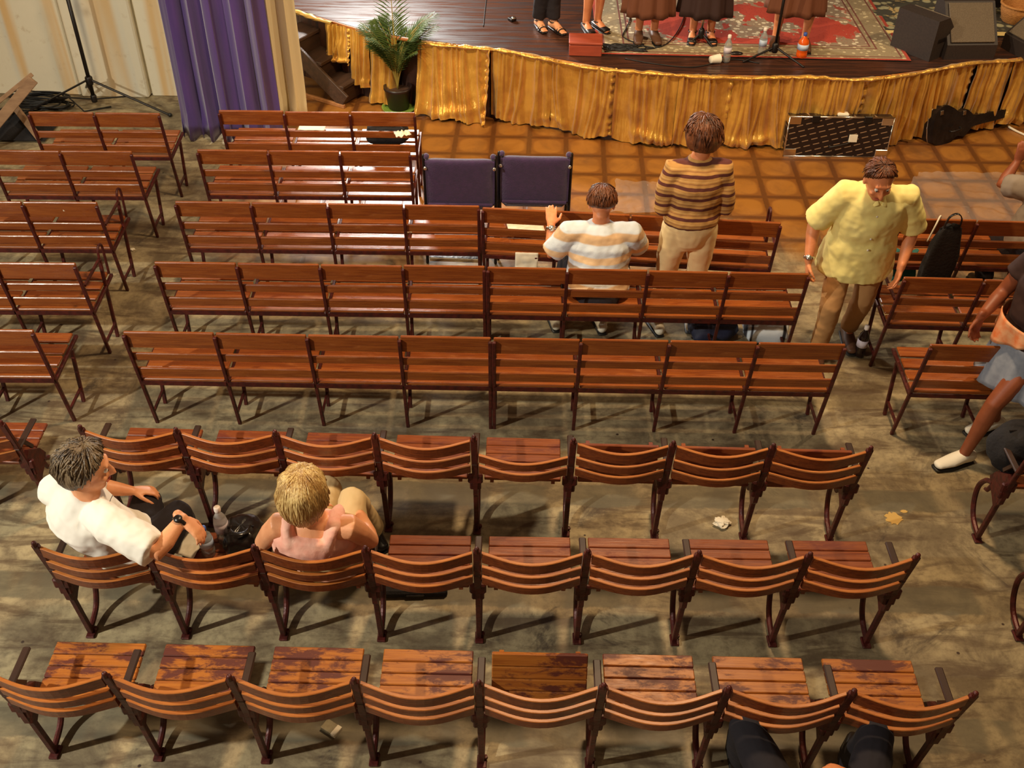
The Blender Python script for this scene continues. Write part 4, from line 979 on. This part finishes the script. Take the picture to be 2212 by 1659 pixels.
# floor monitors
M['grille'] = mat('brown_speaker_grille', sr(112, 96, 76), 0.7, col2=sr(80, 66, 52), scale=120, bump=.6, bump_scale=160)
M['tolex'] = mat('black_speaker_box', sr(46, 36, 32), 0.6, col2=sr(60, 48, 42), scale=60)
def monitor(px, py, rz, label, w=.56, d=.42, h=.40, sc=1):
    p = U(px, py, SH); t = thing('floor_monitor', label, 'loudspeaker', (p.x, p.y, SH), rz)
    prof = [(0, 0), (d, 0), (d, h), (d - .16, h), (0, .13)]
    mx4 = Matrix(((0, 0, 1, 0), (1, 0, 0, 0), (0, 1, 0, 0), (0, 0, 0, 1)))
    mb = MB(); mb.prism(prof, -w / 2, w / 2, mtx=mx4); mb.build('cabinet', M['tolex'], t)
    a = V((0, .135)); mb = MB(); sl = math.atan2(h - .13, d - .16); L = math.hypot(h - .13, d - .16)
    mb.box((-w / 2 + .03, .02, .004), (w / 2 - .03, L - .02, .018), 0, T3((0, 0, .13)) @ Matrix.Rotation(sl, 4, 'X'), .004); mb.build('grille', M['grille'], t)
    for s in (-1, 1):
        mb = MB(); mb.box((s * w / 2 - .004, d * .55, h * .42), (s * w / 2 + .004, d * .55 + .11, h * .52), bev=.002); mb.build('handle', M['black'], t)
    return t
monitor(2092, 128, RAD(4), 'black floor monitor with a brown woven grille on the right of the stage', w=.46, d=.44, h=.42)
monitor(2018, 96, RAD(128), 'dark floor monitor turned sideways, left of the brown-grilled one', w=.42, d=.38, h=.36)
monitor(2190, 118, RAD(-70), 'black floor monitor at the right picture edge of the stage', w=.36, d=.36, h=.30)
# basket
p = U(2192, 48, SH); t = thing('wicker_basket', 'round tan wicker basket at the top right of the stage', 'basket', (p.x, p.y, SH))
M['wicker'] = mat('wicker', sr(206, 142, 74), 0.7, col2=sr(150, 92, 44), scale=40, stretch=(1, 1, 3), bump=.8, bump_scale=50)
mb = MB(); mb.lathe([(.11, 0), (.13, .02), (.16, .10), (.175, .17), (.165, .17), (.15, .10), (.12, .025)], 28); mb.build('bowl', M['wicker'], t, smooth=True)
mb = MB(); mb.tube(ring((0, 0), .172, 28, .175), .012, 8, closed=True); mb.build('rim', M['wicker'], t, smooth=True)
p = U(2082, 18, SH); M['red'] = mat('red_cloth', sr(190, 34, 26), 0.8, bump=.5, bump_scale=10)
mb = MB(); mb.grid(lambda u, v: V((p.x + .17 * math.cos(u * 6.2832) * math.sin(v * 1.55) + .02 * noise.noise(V((u * 8, v * 4, 0))), p.y + .12 * math.sin(u * 6.2832) * math.sin(v * 1.55), SH + .17 * math.cos(v * 1.55) * (1 + .2 * noise.noise(V((math.cos(u * 6.28) * 2, math.sin(u * 6.28) * 2, v * 3)))))), 30, 12)
tag(mb.build('red_cushion', M['red'], smooth=True), 'red cloth bundle at the top of the stage behind the monitors', 'cushion')
p = U(2138, 20, SH); t = thing('black_case', 'black case standing between the red bundle and the basket', 'case', (p.x, p.y, SH), .1)
mb = MB(); mb.box((-.13, 0, 0), (.13, .14, .24), bev=.02); mb.build('shell', M['black_shiny'], t); mb = MB(); mb.tube([(-.05, .07, .24), (-.04, .07, .27), (.04, .07, .27), (.05, .07, .24)], .008, 8); mb.build('handle', M['black'], t)
p = U(1108, 46, SH); t = thing('pedal', 'small chrome pedal on the dark boards left of the sandals', 'pedal', (p.x, p.y, SH), .6)
mb = MB(); mb.box((-.03, -.02, 0), (.03, .05, .03), bev=.006); mb.build('base', M['black'], t); mb = MB(); mb.ell((0, -.01, .035), (.026, .02, .014)); mb.build('plate', M['chrome'], t, smooth=True)
# cables
def cable(pts, label, r=.005, m_='rubber', name='cable', z=SH):
    P = smooth_pts([U(x, y, z) + V((0, 0, r + .001)) for x, y in pts], 6)
    mb = MB(); mb.tube(P, r, 7); return tag(mb.build(name, M[m_], smooth=True), label, 'cable')
rnd = random.Random(4); pts = [(1306, 116)]
for i in range(26): pts.append((1330 + 45 * math.cos(i * 1.9) + rnd.uniform(-18, 18) + i * 1.2, 108 + 9 * math.sin(i * 2.3) + rnd.uniform(-4, 4)))
o = cable(pts, 'tangle of black cable lying on the front of the rug beside the red box', .006); o.location.z += .014
o = cable([(1352, 20), (1360, 44), (1352, 66), (1346, 84), (1380, 100)], 'black cable hanging just left of the performer in the light-brown skirt'); o.location.z += .014
o = cable([(1482, 22), (1470, 60), (1448, 92), (1424, 106), (1380, 112)], 'black cable curving left from the dark-skirted performer'); o.location.z += .014
o = cable([(1350, 128), (1420, 140), (1500, 146), (1580, 130), (1640, 138)], 'black cable along the bare stage strip before the rug'); 
cable([(1044, 118 - 60), (1048, 20), (1052, -12)], 'grey cable on the bare stage boards left of the performers', .004)

# palm in its pot
p = U(862, 236, 0); t = thing('potted_palm', 'feathery green palm in a dark pot on a green saucer before the stage', 'plant', (p.x, p.y, 0))
M['pot'] = mat('dark_pot', sr(40, 26, 22), 0.4); M['saucer'] = mat('green_saucer', sr(120, 150, 60), 0.5)
M['leaf'] = mat('palm_leaf', sr(58, 82, 34), 0.5, col2=sr(104, 116, 50), scale=10); M['stem'] = mat('palm_stem', sr(150, 130, 56), 0.6)
mb = MB(); mb.lathe([(.09, .02), (.10, .03), (.125, .20), (.135, .21), (.135, .235), (.12, .235), (.115, .20)], 24); mb.build('pot', M['pot'], t, smooth=True)
mb = MB(); mb.lathe([(.14, .0), (.16, .02), (.165, .03), (.15, .02), (.02, .018)], 24); mb.build('saucer', M['saucer'], t, smooth=True)
mb = MB(); mb.lathe([(.0, .19), (.114, .195), (.114, .20), (.0, .205)], 20); mb.build('soil', M['old_wood'], t)
rnd = random.Random(12)
for i in range(26):
    a = rnd.uniform(0, 6.283) if i else RAD(100); L = rnd.uniform(.60, 1.0) if i else 1.2; out = rnd.uniform(.18, .42) if i else .14
    P = []; 
    for q in range(14):
        u = q / 13; r = out * L * u ** 1.6; z = .20 + L * (u * .86 - (0.20 if i else .05) * u ** 3); P.append(V((math.cos(a) * r, math.sin(a) * r * .7, z)))
    fr = MB(); fr.tube(P, [.007 * (1 - .8 * q / 13) + .001 for q in range(14)], 6); fo = fr.build('frond', M['stem'], t, smooth=True)
    lf = MB()
    for q in range(4, 14):
        for h_ in (0, .5):
            if q == 13 and h_: continue
            b = P[q].lerp(P[min(q + 1, 13)], h_); d = (P[min(q + 1, 13)] - P[q - 1]).normalized(); sd = d.cross(V((0, 0, 1))).normalized()
            for s in (-1, 1):
                ll = .17 * math.sin(math.pi * min(1, (q - 3 + h_) / 11) ** .8) + .05; e_ = b + (d * .75 + sd * s * .65 + V((0, 0, -.28))) .normalized() * ll; w_l = d.cross(sd).cross(e_ - b).normalized() * .006
                md = b.lerp(e_, .45) + V((0, 0, .012)); lf.add([b, md + w_l, e_, md - w_l], [(0, 1, 2, 3)])
    lf.build('leaflets', M['leaf'], fo, solid=.0012)

# ------------------------------------------------------------------ things on the tiled floor
m, k = newmat('dark_tread_plate', 0.35); c = k.coord('Object'); X, Y, Z = k.sep(c)
dg = k.math('FRACT', k.math('MULTIPLY', k.math('ADD', Z, k.math('MULTIPLY', X, -.28)), 19.0)); dg2 = k.math('FRACT', k.math('MULTIPLY', k.math('ADD', X, k.math('MULTIPLY', Z, .5)), 11.0))
msk = k.math('MULTIPLY', k.ramp(dg, .80, .88), k.ramp(dg2, .30, .36))
k.L.new(k.mix(msk, sr(34, 24, 22), sr(150, 120, 92)), k.b.inputs['Base Color']); M['tread'] = m
pa, pb = U(1692, 338, 0), U(1908, 341, 0); t = thing('keyboard_case', 'flat black tread-plate case with silver corners leaning on the gold skirt', 'case', (pa.x, pa.y, 0), math.atan2(pb.y - pa.y, pb.x - pa.x)); w = (pb - pa).length + .02
tilt = Matrix.Rotation(RAD(-5), 4, 'X'); Hc = .37
mb = MB(); mb.box((0, 0, .004), (w, .10, Hc), 0, tilt, .008); mb.build('shell', M['tread'], t)
mb = MB()
for z in (.006, Hc): mb.tube([tilt @ V((0, 0, z)), tilt @ V((w, 0, z))], .008, 8)
for x in (0, w): mb.tube([tilt @ V((x, 0, .006)), tilt @ V((x, 0, Hc))], .007, 8)
mb.build('edge_rail', M['chrome'], t, smooth=True)
for x in (0, w):
    for z in (.0, Hc):
        s = 1 if x == 0 else -1; zz = z if z == 0 else z - .075
        mb = MB(); mb.box((min(x, x + s * .105), -.006, zz + .006), (max(x, x + s * .105), .012, zz + .075), 0, tilt, .003); mb.box((x - .006, -.004, zz + .006), (x + .006, .104, zz + .07), 0, tilt); mb.build('corner_plate', M['chrome'], t)
for x in (w * .25, w * .75): mb = MB(); mb.box((x - .035, -.012, Hc - .05), (x + .035, .03, Hc + .012), 0, tilt, .004); mb.build('latch', M['black'], t)
mb = MB(); mb.tube(smooth_pts([tilt @ V((w * .42, -.008, Hc * .28)), tilt @ V((w * .45, -.035, Hc * .30)), tilt @ V((w * .58, -.035, Hc * .38)), tilt @ V((w * .61, -.008, Hc * .38))], 4), .009, 8); mb.build('handle', M['black'], t, smooth=True)
mb = MB(); mb.box((w * .60, -.014, Hc * .40), (w * .68, -.004, Hc * .58), 0, tilt, .001); tag(mb.build('paper_tag', M['paper'], t), 'white paper tag')
mb = MB(); mb.box((w * .46, .02, Hc - .002), (w * .57, .08, Hc + .025), 0, tilt, .008); tag(mb.build('tape_scrap', M['paper'], t), 'crumpled white tape on top')
# guitar case
pa, pb = U(2012, 318, 0), U(2158, 284, 0); L = (pb - pa).length + .06; t = thing('guitar_case', 'black guitar case lying on its side by the gold skirt, right of the flat case', 'case', (pa.x, pa.y, 0), math.atan2(pb.y - pa.y, pb.x - pa.x))
out = smooth_pts([(0, .16, 0), (.02, .30, 0), (.12, .36, 0), (.22, .32, 0), (.30, .27, 0), (.38, .28, 0), (.44, .24, 0), (.50, .21, 0), (L - .02, .20, 0), (L, .16, 0), (L - .02, .12, 0), (.50, .11, 0), (.44, .08, 0), (.38, .03, 0), (.30, .05, 0), (.22, .01, 0), (.12, -.0, 0), (.02, .03, 0), (0, .16, 0)], 3)[:-1]
rot = Matrix(((1, 0, 0, 0), (0, 0, 1, .0), (0, 1, 0, .0), (0, 0, 0, 1)))
mb = MB(); mb.prism([(q.x, q.y) for q in out], 0, .15, mtx=Matrix.Rotation(RAD(-14), 4, 'X') @ rot); mb.build('shell', M['black_shiny'], t)
mb = MB(); mb.tube([Matrix.Rotation(RAD(-14), 4, 'X') @ rot @ V((q.x, q.y, .075)) for q in out], .006, 6, closed=True); mb.build('seam_trim', M['chrome'], t, smooth=True)
for x, z in ((.06, .33), (.33, .285)): mb = MB(); mb.box((x, -.012, z - .05), (x + .035, .0, z - .01), 0, Matrix.Rotation(RAD(-14), 4, 'X'), .003); mb.build('latch', M['chrome'], t)
mb = MB(); mb.tube(smooth_pts([(.16, -.004, .13), (.17, -.04, .14), (.26, -.04, .15), (.27, -.004, .15)], 4), .009, 8); mb.build('handle', M['black'], t, smooth=True)
cable([(2178, 276), (2196, 286), (2240, 306), (2290, 330)], 'white strip of cable on the tiles at the right picture edge', .010, 'white_paint', z=0)

# crinkled clear sheeting on the floor
m, k = newmat('clear_sheet', 0.06); k.b.inputs['Transmission Weight'].default_value = 0.5; k.b.inputs['Base Color'].default_value = (.93, .93, .90, 1); k.b.inputs['IOR'].default_value = 1.2; k.b.inputs['Specular IOR Level'].default_value = 1.0
k.b.inputs['Alpha'].default_value = 0.20; M['sheet'] = m
def sheet(label, px, dens=60, amp=.02, seed=0):
    P = [U(x, y, 0) for x, y in px]
    def fn(u, v):
        q = P[0].lerp(P[1], u).lerp(P[3].lerp(P[2], u), v); s = seed * 7.1
        z = .010 + amp * max(0, noise.noise(V((q.x * 3 + s, q.y * 8, s))) + .35) + amp * .6 * abs(noise.noise(V((q.x * 11, q.y * 13, s))))
        return V((q.x + .02 * noise.noise(V((u * 9, v * 9, s))), q.y + .02 * noise.noise(V((u * 9, v * 9, s + 3))), z))
    mb = MB(); mb.grid(fn, dens, dens // 2); return tag(mb.build('plastic_sheet', M['sheet'], smooth=True), label, 'plastic sheet')
sheet('crinkled clear plastic sheet on the floor around the man in the striped shirt', [(1340, 590), (1625, 592), (1600, 545), (1345, 540)], 120, .05, 1)
sheet('smooth clear plastic sheet on the tiles ahead of the seated man', [(1320, 468), (1500, 470), (1480, 400), (1330, 396)], 120, .035, 2)
sheet('clear plastic sheet on the tiles beside the right front bench', [(1900, 478), (2300, 486), (2260, 380), (1985, 376)], 120, .035, 3)

# ------------------------------------------------------------------ left side things
p = U(214, 236, 0); t = thing('speaker_stand', 'tall black tripod speaker stand before the stained white wall', 'stand', (p.x, p.y - .05, 0))
mb = MB(); mb.tube([(0, 0, .12), (0, 0, 1.25)], .018, 12); mb.build('lower_tube', M['black'], t, smooth=True)
mb = MB(); mb.tube([(0, 0, 1.2), (0, 0, 2.2)], .013, 12); mb.build('upper_tube', M['black'], t, smooth=True)
mb = MB(); mb.lathe([(.02, 1.18), (.030, 1.19), (.030, 1.27), (.018, 1.28)], 14); kn = mb.build('collar', M['black'], t, smooth=True)
mb = MB(); mb.tube([(.025, -.01, 1.22), (.06, -.02, 1.23)], .007, 8); mb.ell((.07, -.02, 1.235), (.018, .018, .02)); mb.build('knob', M['black'], kn, smooth=True)
mb = MB(); mb.lathe([(.03, .27), (.034, .29), (.034, .34), (.024, .35)], 14); mb.build('hub', M['black'], t, smooth=True)
mb = MB(); mb.lathe([(.026, .10), (.028, .12), (.028, .16), (.02, .17)], 14); mb.build('hub', M['black'], t, smooth=True)
for a in (-10, 110, 200):
    a = RAD(a); r1 = .72; mb = MB(); mb.bar((.03 * math.cos(a), .03 * math.sin(a) , .31), (r1 * math.cos(a), r1 * math.sin(a) * .62, .015), .024, .014, bev=.003)
    mb.bar((.025 * math.cos(a), .025 * math.sin(a), .13), (r1 * .45 * math.cos(a), r1 * .45 * math.sin(a) * .62, .175), .014, .010)
    lg = mb.build('leg', M['black'], t); mb = MB(); mb.ell((r1 * math.cos(a), r1 * math.sin(a) * .62, .018), (.022, .02, .018)); mb.build('rubber_foot', M['rubber'], lg, smooth=True)
rnd = random.Random(7); p = U(95, 236, 0); P = []
for i in range(150):
    a = i * .42; r = .19 + .05 * math.sin(i * .9) + rnd.uniform(-.02, .02); P.append(V((p.x + (r + .04) * math.cos(a) + .03 * math.sin(i * .13), p.y - .0 + r * .55 * math.sin(a), .012 + .0009 * i + .012 * abs(math.sin(i * .7)))))
P.append(V((p.x + .4, p.y - .05, .01))); P.append(V((p.x + .62, p.y + .06, .01)))
mb = MB(); mb.tube(P, .008, 6); tag(mb.build('cable_coil', M['rubber'], smooth=True), 'heaped coil of black cable on the floor at the foot of the white wall', 'cable')
M['lumber'] = mat('grey_old_lumber', sr(158, 124, 92), 0.8, col2=sr(112, 82, 60), scale=6, stretch=(1, 4, 4), bump=.3, bump_scale=12)
def plank(label, a, b, w=.09, th=.03, up=(0, -1, 0)):
    mb = MB(); mb.bar(a, b, w, th, up=up, bev=.004); c0 = (V(a) + V(b)) / 2
    return tag(mb.build('wooden_plank', M['lumber']), label, 'plank')
plank('weathered plank leaning up to the right at the left picture edge', U(-60, 330, .05), U(72, 172, .62), .085)
plank('thin pale batten lying behind the leaning plank at the left picture edge', U(-40, 250, .35), U(70, 160, .58), .035, .02)
plank('short board propped the other way, from the plank down to the bench', U(22, 218, .36), U(86, 300, .04), .06)
p = U(30, 300, 0); mb = MB(); mb.grid(lambda u, v: V((p.x + (u - .5) * .62, p.y + .1 + (v - .5) * .34, .02 + .20 * math.sin(math.pi * u) * math.sin(math.pi * v) * (1 + .5 * noise.noise(V((u * 6, v * 6, 2)))))), 24, 16)
tag(mb.build('dark_tarp', M['black_cloth'], smooth=True), 'dark cloth heap on the floor under the leaning plank', 'cloth')

# ------------------------------------------------------------------ bags, papers, bottles in the audience
def bag(p, label, size, mt, seed=0, rz=0.0, squash=.0, name='bag', strap=None):
    t = thing(name, label, 'bag', p, rz); sx, sy, sz = size
    def fn(u, v):
        a = 2 * math.pi * u; ph = math.pi * v; q = .55
        cx = math.copysign(abs(math.cos(a)) ** q, math.cos(a)); sy_ = math.copysign(abs(math.sin(a)) ** q, math.sin(a)); r = math.sin(ph) ** .5; z = math.copysign(abs(math.cos(ph)) ** .7, math.cos(ph))
        k_ = 1 + .14 * noise.noise(V((cx * 2 + seed, sy_ * 2, z * 2))) ; top = 1 - .18 * max(0, z)
        return V((sx / 2 * cx * r * k_ * top, sy / 2 * sy_ * r * k_ * top, sz / 2 + sz / 2 * z * (1 if z < 0 else k_)))
    mb = MB(); mb.grid(fn, 40, 22); mb.build('bag_body', mt, t, smooth=True)
    if strap:
        mb = MB(); mb.tube(smooth_pts([(-sx * .22, 0, sz * .92), (-sx * .2, -sy * .25, sz * 1.12), (0, -sy * .35, sz * 1.18), (sx * .2, -sy * .25, sz * 1.1), (sx * .24, 0, sz * .92)], 5), [(.012, .004)] * 21, 8, side=(0, 1, 0)); mb.build('strap', strap, t, smooth=True)
    mb = MB(); mb.tube([(-sx * .34, -sy * .02, sz * .965), (sx * .34, -sy * .02, sz * .965)], .005, 6); mb.build('zip', M['black'], t); return t
def at_seat(px, py, z): return U(px, py, z)
bag(U(838, 306, .46), 'black shoulder bag lying on the right seat of the bench nearest the stairs', (.34, .22, .18), M['black_cloth'], 2, strap=M['black_shiny'])
def paper(p, label, w=.2, d=.14, rz=0.0, crumple=.01, tilt=(0, 0), name='paper_sheet', mt=None, seed=0):
    t_ = Matrix.Translation(p) @ Matrix.Rotation(rz, 4, 'Z') @ Matrix.Rotation(tilt[0], 4, 'X') @ Matrix.Rotation(tilt[1], 4, 'Y')
    mb = MB(); mb.grid(lambda u, v: V(((u - .5) * w, (v - .5) * d, crumple * (noise.noise(V((u * 5 + seed, v * 5, seed))) + .6 * noise.noise(V((u * 12, v * 12, seed)))) + crumple)), 12, 10)
    o = mb.build(name, mt or M['paper'], smooth=True, solid=.0012); o.matrix_world = t_; return tag(o, label, 'paper')
paper(U(870, 296, .64), 'crumpled white tissue on top of the black bag near the stairs', .12, .09, .4, .03, name='tissue', seed=3)
paper(U(674, 276, .455), 'flat white paper on the bench nearest the stage stairs, left of the bag', .22, .10, 0, .003)
paper(U(1135, 490, .46), 'white paper lying on the seat left of the seated man with the wristwatch', .26, .20, .15, .006, seed=4)
qn = U(1137, 536, .34); paper(V((qn.x, U(1060, 451, .8).y + .022, .345)), 'white cloth napkin hanging off the bench seat left of the seated man', .16, .19, -.1, .008, (RAD(84), RAD(6)), 'napkin', seed=5)
paper(U(882, 497, .54), 'small scrap of paper stuck on the back slat of the bench behind the purple chairs', .05, .04, .1, .004, (RAD(80), 0), seed=6)
paper(U(141, 452, .74), 'white paper scrap on the top plank of the third left bench', .030, .025, .3, .003, (RAD(82), 0), seed=7)
p = U(985, 549, .02); t = thing('folder', 'dark glossy folder on the floor beneath the bench behind the purple chairs', 'folder', (p.x, p.y, 0), RAD(-2))
mb = MB(); mb.box((-.20, -.05, .0), (.20, .12, .015), bev=.004); mb.build('cover', M['black_shiny'], t); mb = MB(); mb.box((-.195, -.053, .003), (.195, -.045, .012)); mb.build('page_edge', M['paper'], t)
M['navy_bag'] = mat('navy_bag_cloth', sr(28, 30, 52), 0.7, col2=sr(50, 60, 96), scale=5, bump=.4, bump_scale=20)
bag(U(1535, 722, 0), 'crumpled navy bag on the floor under the bench, right of the white trainers', (.34, .26, .17), M['navy_bag'], 5, .2, strap=M['black_shiny'])
M['white_bag'] = stripe_mat('white_striped_bag_cloth', sr(206, 214, 222), [(.40, .50, sr(40, 38, 44)), (.58, .64, sr(50, 46, 50))], freq=.26, axis=0)
bag(U(1650, 730, 0), 'white sports bag with black stripes on the floor under the bench end', (.30, .24, .19), M['white_bag'], 9, -.15, strap=M['black_shiny'])
bottle(U(1855, 768, 0), 'dark cola bottle with a pale cap standing in the right aisle', M['cola'], M['cap_white'], M['label_pale'], h=.25, r=.036, name='cola_bottle')
q0 = U(2046, 480, .80); bag(V((q0.x, q0.y - .075, .22)), 'black handbag hanging down behind the back of the right front bench', (.22, .09, .60), M['black_cloth'], 13, .02, strap=M['black_shiny'])
P = [V((q0.x - .10, q0.y - .02, .66)), V((q0.x - .08, q0.y - .02, .78)), V((q0.x - .05, q0.y + .02, .83)), V((q0.x - .03, q0.y + .05, .80)), V((q0.x - .03, q0.y + .07, .70))]
mb = MB(); mb.tube(smooth_pts(P, 5), .006, 7); tag(mb.build('bag_strap', M['white_paint'], smooth=True), 'white cord strap looped over the back of the right front bench', 'strap')
M['teal'] = mat('teal_cloth', sr(30, 90, 84), 0.8, bump=.3)
mb = MB(); q0 = U(1958, 548, .44); mb.grid(lambda u, v: V((q0.x + (u - .5) * .16 + .01 * math.sin(v * 9), q0.y + (.04 - .10 * v), q0.z + .01 - .30 * max(0, v - .3) ** 1.1 + .008 * math.sin(u * 14))), 16, 14)
tag(mb.build('teal_scarf', M['teal'], smooth=True, solid=.004), 'teal cloth draped over the left end of the right front bench seat', 'cloth')
q0 = D0
bag(U(2192, 1000, .45), 'black bag on the seat of the right block theatre chairs', (.34, .24, .26), M['black_cloth'], 21, .1)
# on the middle row of theatre seats, between the two people
SZ = .447
bag(U(530, 1178, SZ), 'black leather bag on the theatre seat left of the blonde woman', (.19, .24, .15), M['black_shiny'], 23, .1, strap=M['black_shiny'])
bottle(U(486, 1168, SZ), 'clear bottle with a pinkish cap standing on the seat beside the black bag', M['clear_plastic'], M['cap_white'], M['label_pale'])
bottle(U(452, 1196, SZ), 'blue-capped bottle below the hand of the man in white', M['clear_plastic'], M['cap_blue'], M['label_blue'], h=.19)
paper(U(411, 1176, SZ + .02), 'white printed programme on the theatre seat beside the knee of the man in white', .12, .14, -.35, .006, (RAD(12), 0), 'programme', seed=8)
p = U(896, 1296, 0); t = thing('instrument_case', 'flat black case on the floor behind the middle theatre row', 'case', (p.x, p.y + .05, 0), RAD(3))
mb = MB(); mb.box((-.19, -.04, 0), (.17, .12, .05), bev=.012); mb.build('shell', M['black_cloth'], t); mb = MB(); mb.box((-.05, -.048, .018), (.05, -.036, .032), bev=.004); mb.build('handle', M['black_shiny'], t)
# litter on the floor
def crumple(px, py, label, r=.045, seed=1, name='crumpled_tissue'):
    p = U(px, py, 0); mb = MB()
    mb.grid(lambda u, v: V((p.x, p.y, r * .55)) + V((math.cos(u * 6.2832) * math.sin(v * 3.1416) * r * (1 + .7 * noise.noise(V((math.cos(u * 6.28) * 3, math.sin(u * 6.28) * 3, v * 6 + seed)))), math.sin(u * 6.2832) * math.sin(v * 3.1416) * r * .8 * (1 + .7 * noise.noise(V((math.cos(u * 6.28) * 3 + 9, math.sin(u * 6.28) * 3, v * 6 + seed)))), math.cos(v * 3.1416) * r * .5)), 26, 14)
    return tag(mb.build(name, M['paper'], smooth=False), label, 'tissue')
crumple(1558, 1134, 'crumpled white tissue on the floor behind the farthest theatre row', .044, 1)
crumple(150, 1066, 'tiny white scrap on the floor left of the man in white', .010, 6, 'paper_scrap')
crumple(287, 541, 'pale scrap on the floor between left and middle blocks', .018, 4, 'paper_scrap')
M['stain'] = mat('pale_spill', sr(214, 176, 104), 0.25)
mb = MB(); p = U(1930, 1120, 0); N_ = 28
mb.prism([(p.x + .045 * math.cos(i * 2 * math.pi / N_) * (1 + .25 * math.sin(i * 1.7)), p.y + .045 * math.sin(i * 2 * math.pi / N_) * (1 + .2 * math.cos(i * 2.3))) for i in range(N_)], .0005, .003)
mb.prism([(p.x + .075 + .020 * math.cos(i * 2 * math.pi / N_) * (1 + .3 * math.sin(i * 2.1)), p.y + .055 + .012 * math.sin(i * 2 * math.pi / N_)) for i in range(N_)], .0005, .003)
tag(mb.build('spilled_drink', M['stain']), 'small pale spill on the floor right of the theatre rows', 'spill')
p = U(716, 1576, 0); t = thing('cigarette_pack', 'small pale cardboard pack lying on the floor behind the nearest theatre row', 'pack', (p.x, p.y, 0), RAD(-32))
M['card'] = mat('pale_card', sr(150, 140, 110), 0.6, col2=sr(110, 92, 70), scale=30)
mb = MB(); mb.box((-.043, -.028, 0), (.043, .028, .022), bev=.002); mb.build('carton', M['card'], t); mb = MB(); mb.box((.018, -.0285, -.0), (.044, .0285, .0228), bev=.002); mb.build('flap', M['paper'], t)

# ------------------------------------------------------------------ worn things
def on_person(p): return p
M['glass'] = mat('lens_glass', (.9, .9, .9), 0.05, trans=.9)
def watch(person, el, wr, mt, face=True, f=.9):
    el, wr = V(el), V(wr); d = (wr - el).normalized(); c0 = el.lerp(wr, f); a = d.orthogonal().normalized(); 
    upv = (V((0, -.4, 1)) - d * V((0, -.4, 1)).dot(d)).normalized(); b = d.cross(upv)
    mb = MB(); mb.tube([c0 + upv * .034 * math.cos(q * math.pi / 8) + b * .034 * math.sin(q * math.pi / 8) for q in range(16)], [(.009, .003)] * 16, 8, side=d, closed=True); w_o = mb.build('watch_strap', mt, person, smooth=True)
    if face: mb = MB(); R_ = Matrix((b, d, upv)).transposed().to_4x4(); mb.lathe([(.018, 0), (.020, .004), (.018, .009), (.0, .010)], 18, mtx=Matrix.Translation(c0 + upv * .032) @ R_); mb.build('watch_face', M['black_shiny'] if mt is M['black_shiny'] else M['chrome'], w_o, smooth=True)
for o, a, b, mt in WATCHES: watch(o, a, b, M[mt])
# spectacles folded into the collar
o, c0, fx = GLASSES
mb = MB()
for s in (-1, 1):
    cc = c0 + V((s * .022, -.008 * s, -.012 * s)); mb.tube([cc + V((.020 * math.cos(q * math.pi / 9), .008 * math.cos(q * math.pi / 9), .0)) + fx * .016 * math.sin(q * math.pi / 9) for q in range(18)], .0015, 5, closed=True)
mb.tube([c0 + V((-.045, .01, .01)), c0 + V((-.03, .03, .045)), c0 + V((-.02, .04, .06))], .0016, 5)
mb.build('spectacles', M['black'], o, smooth=True)
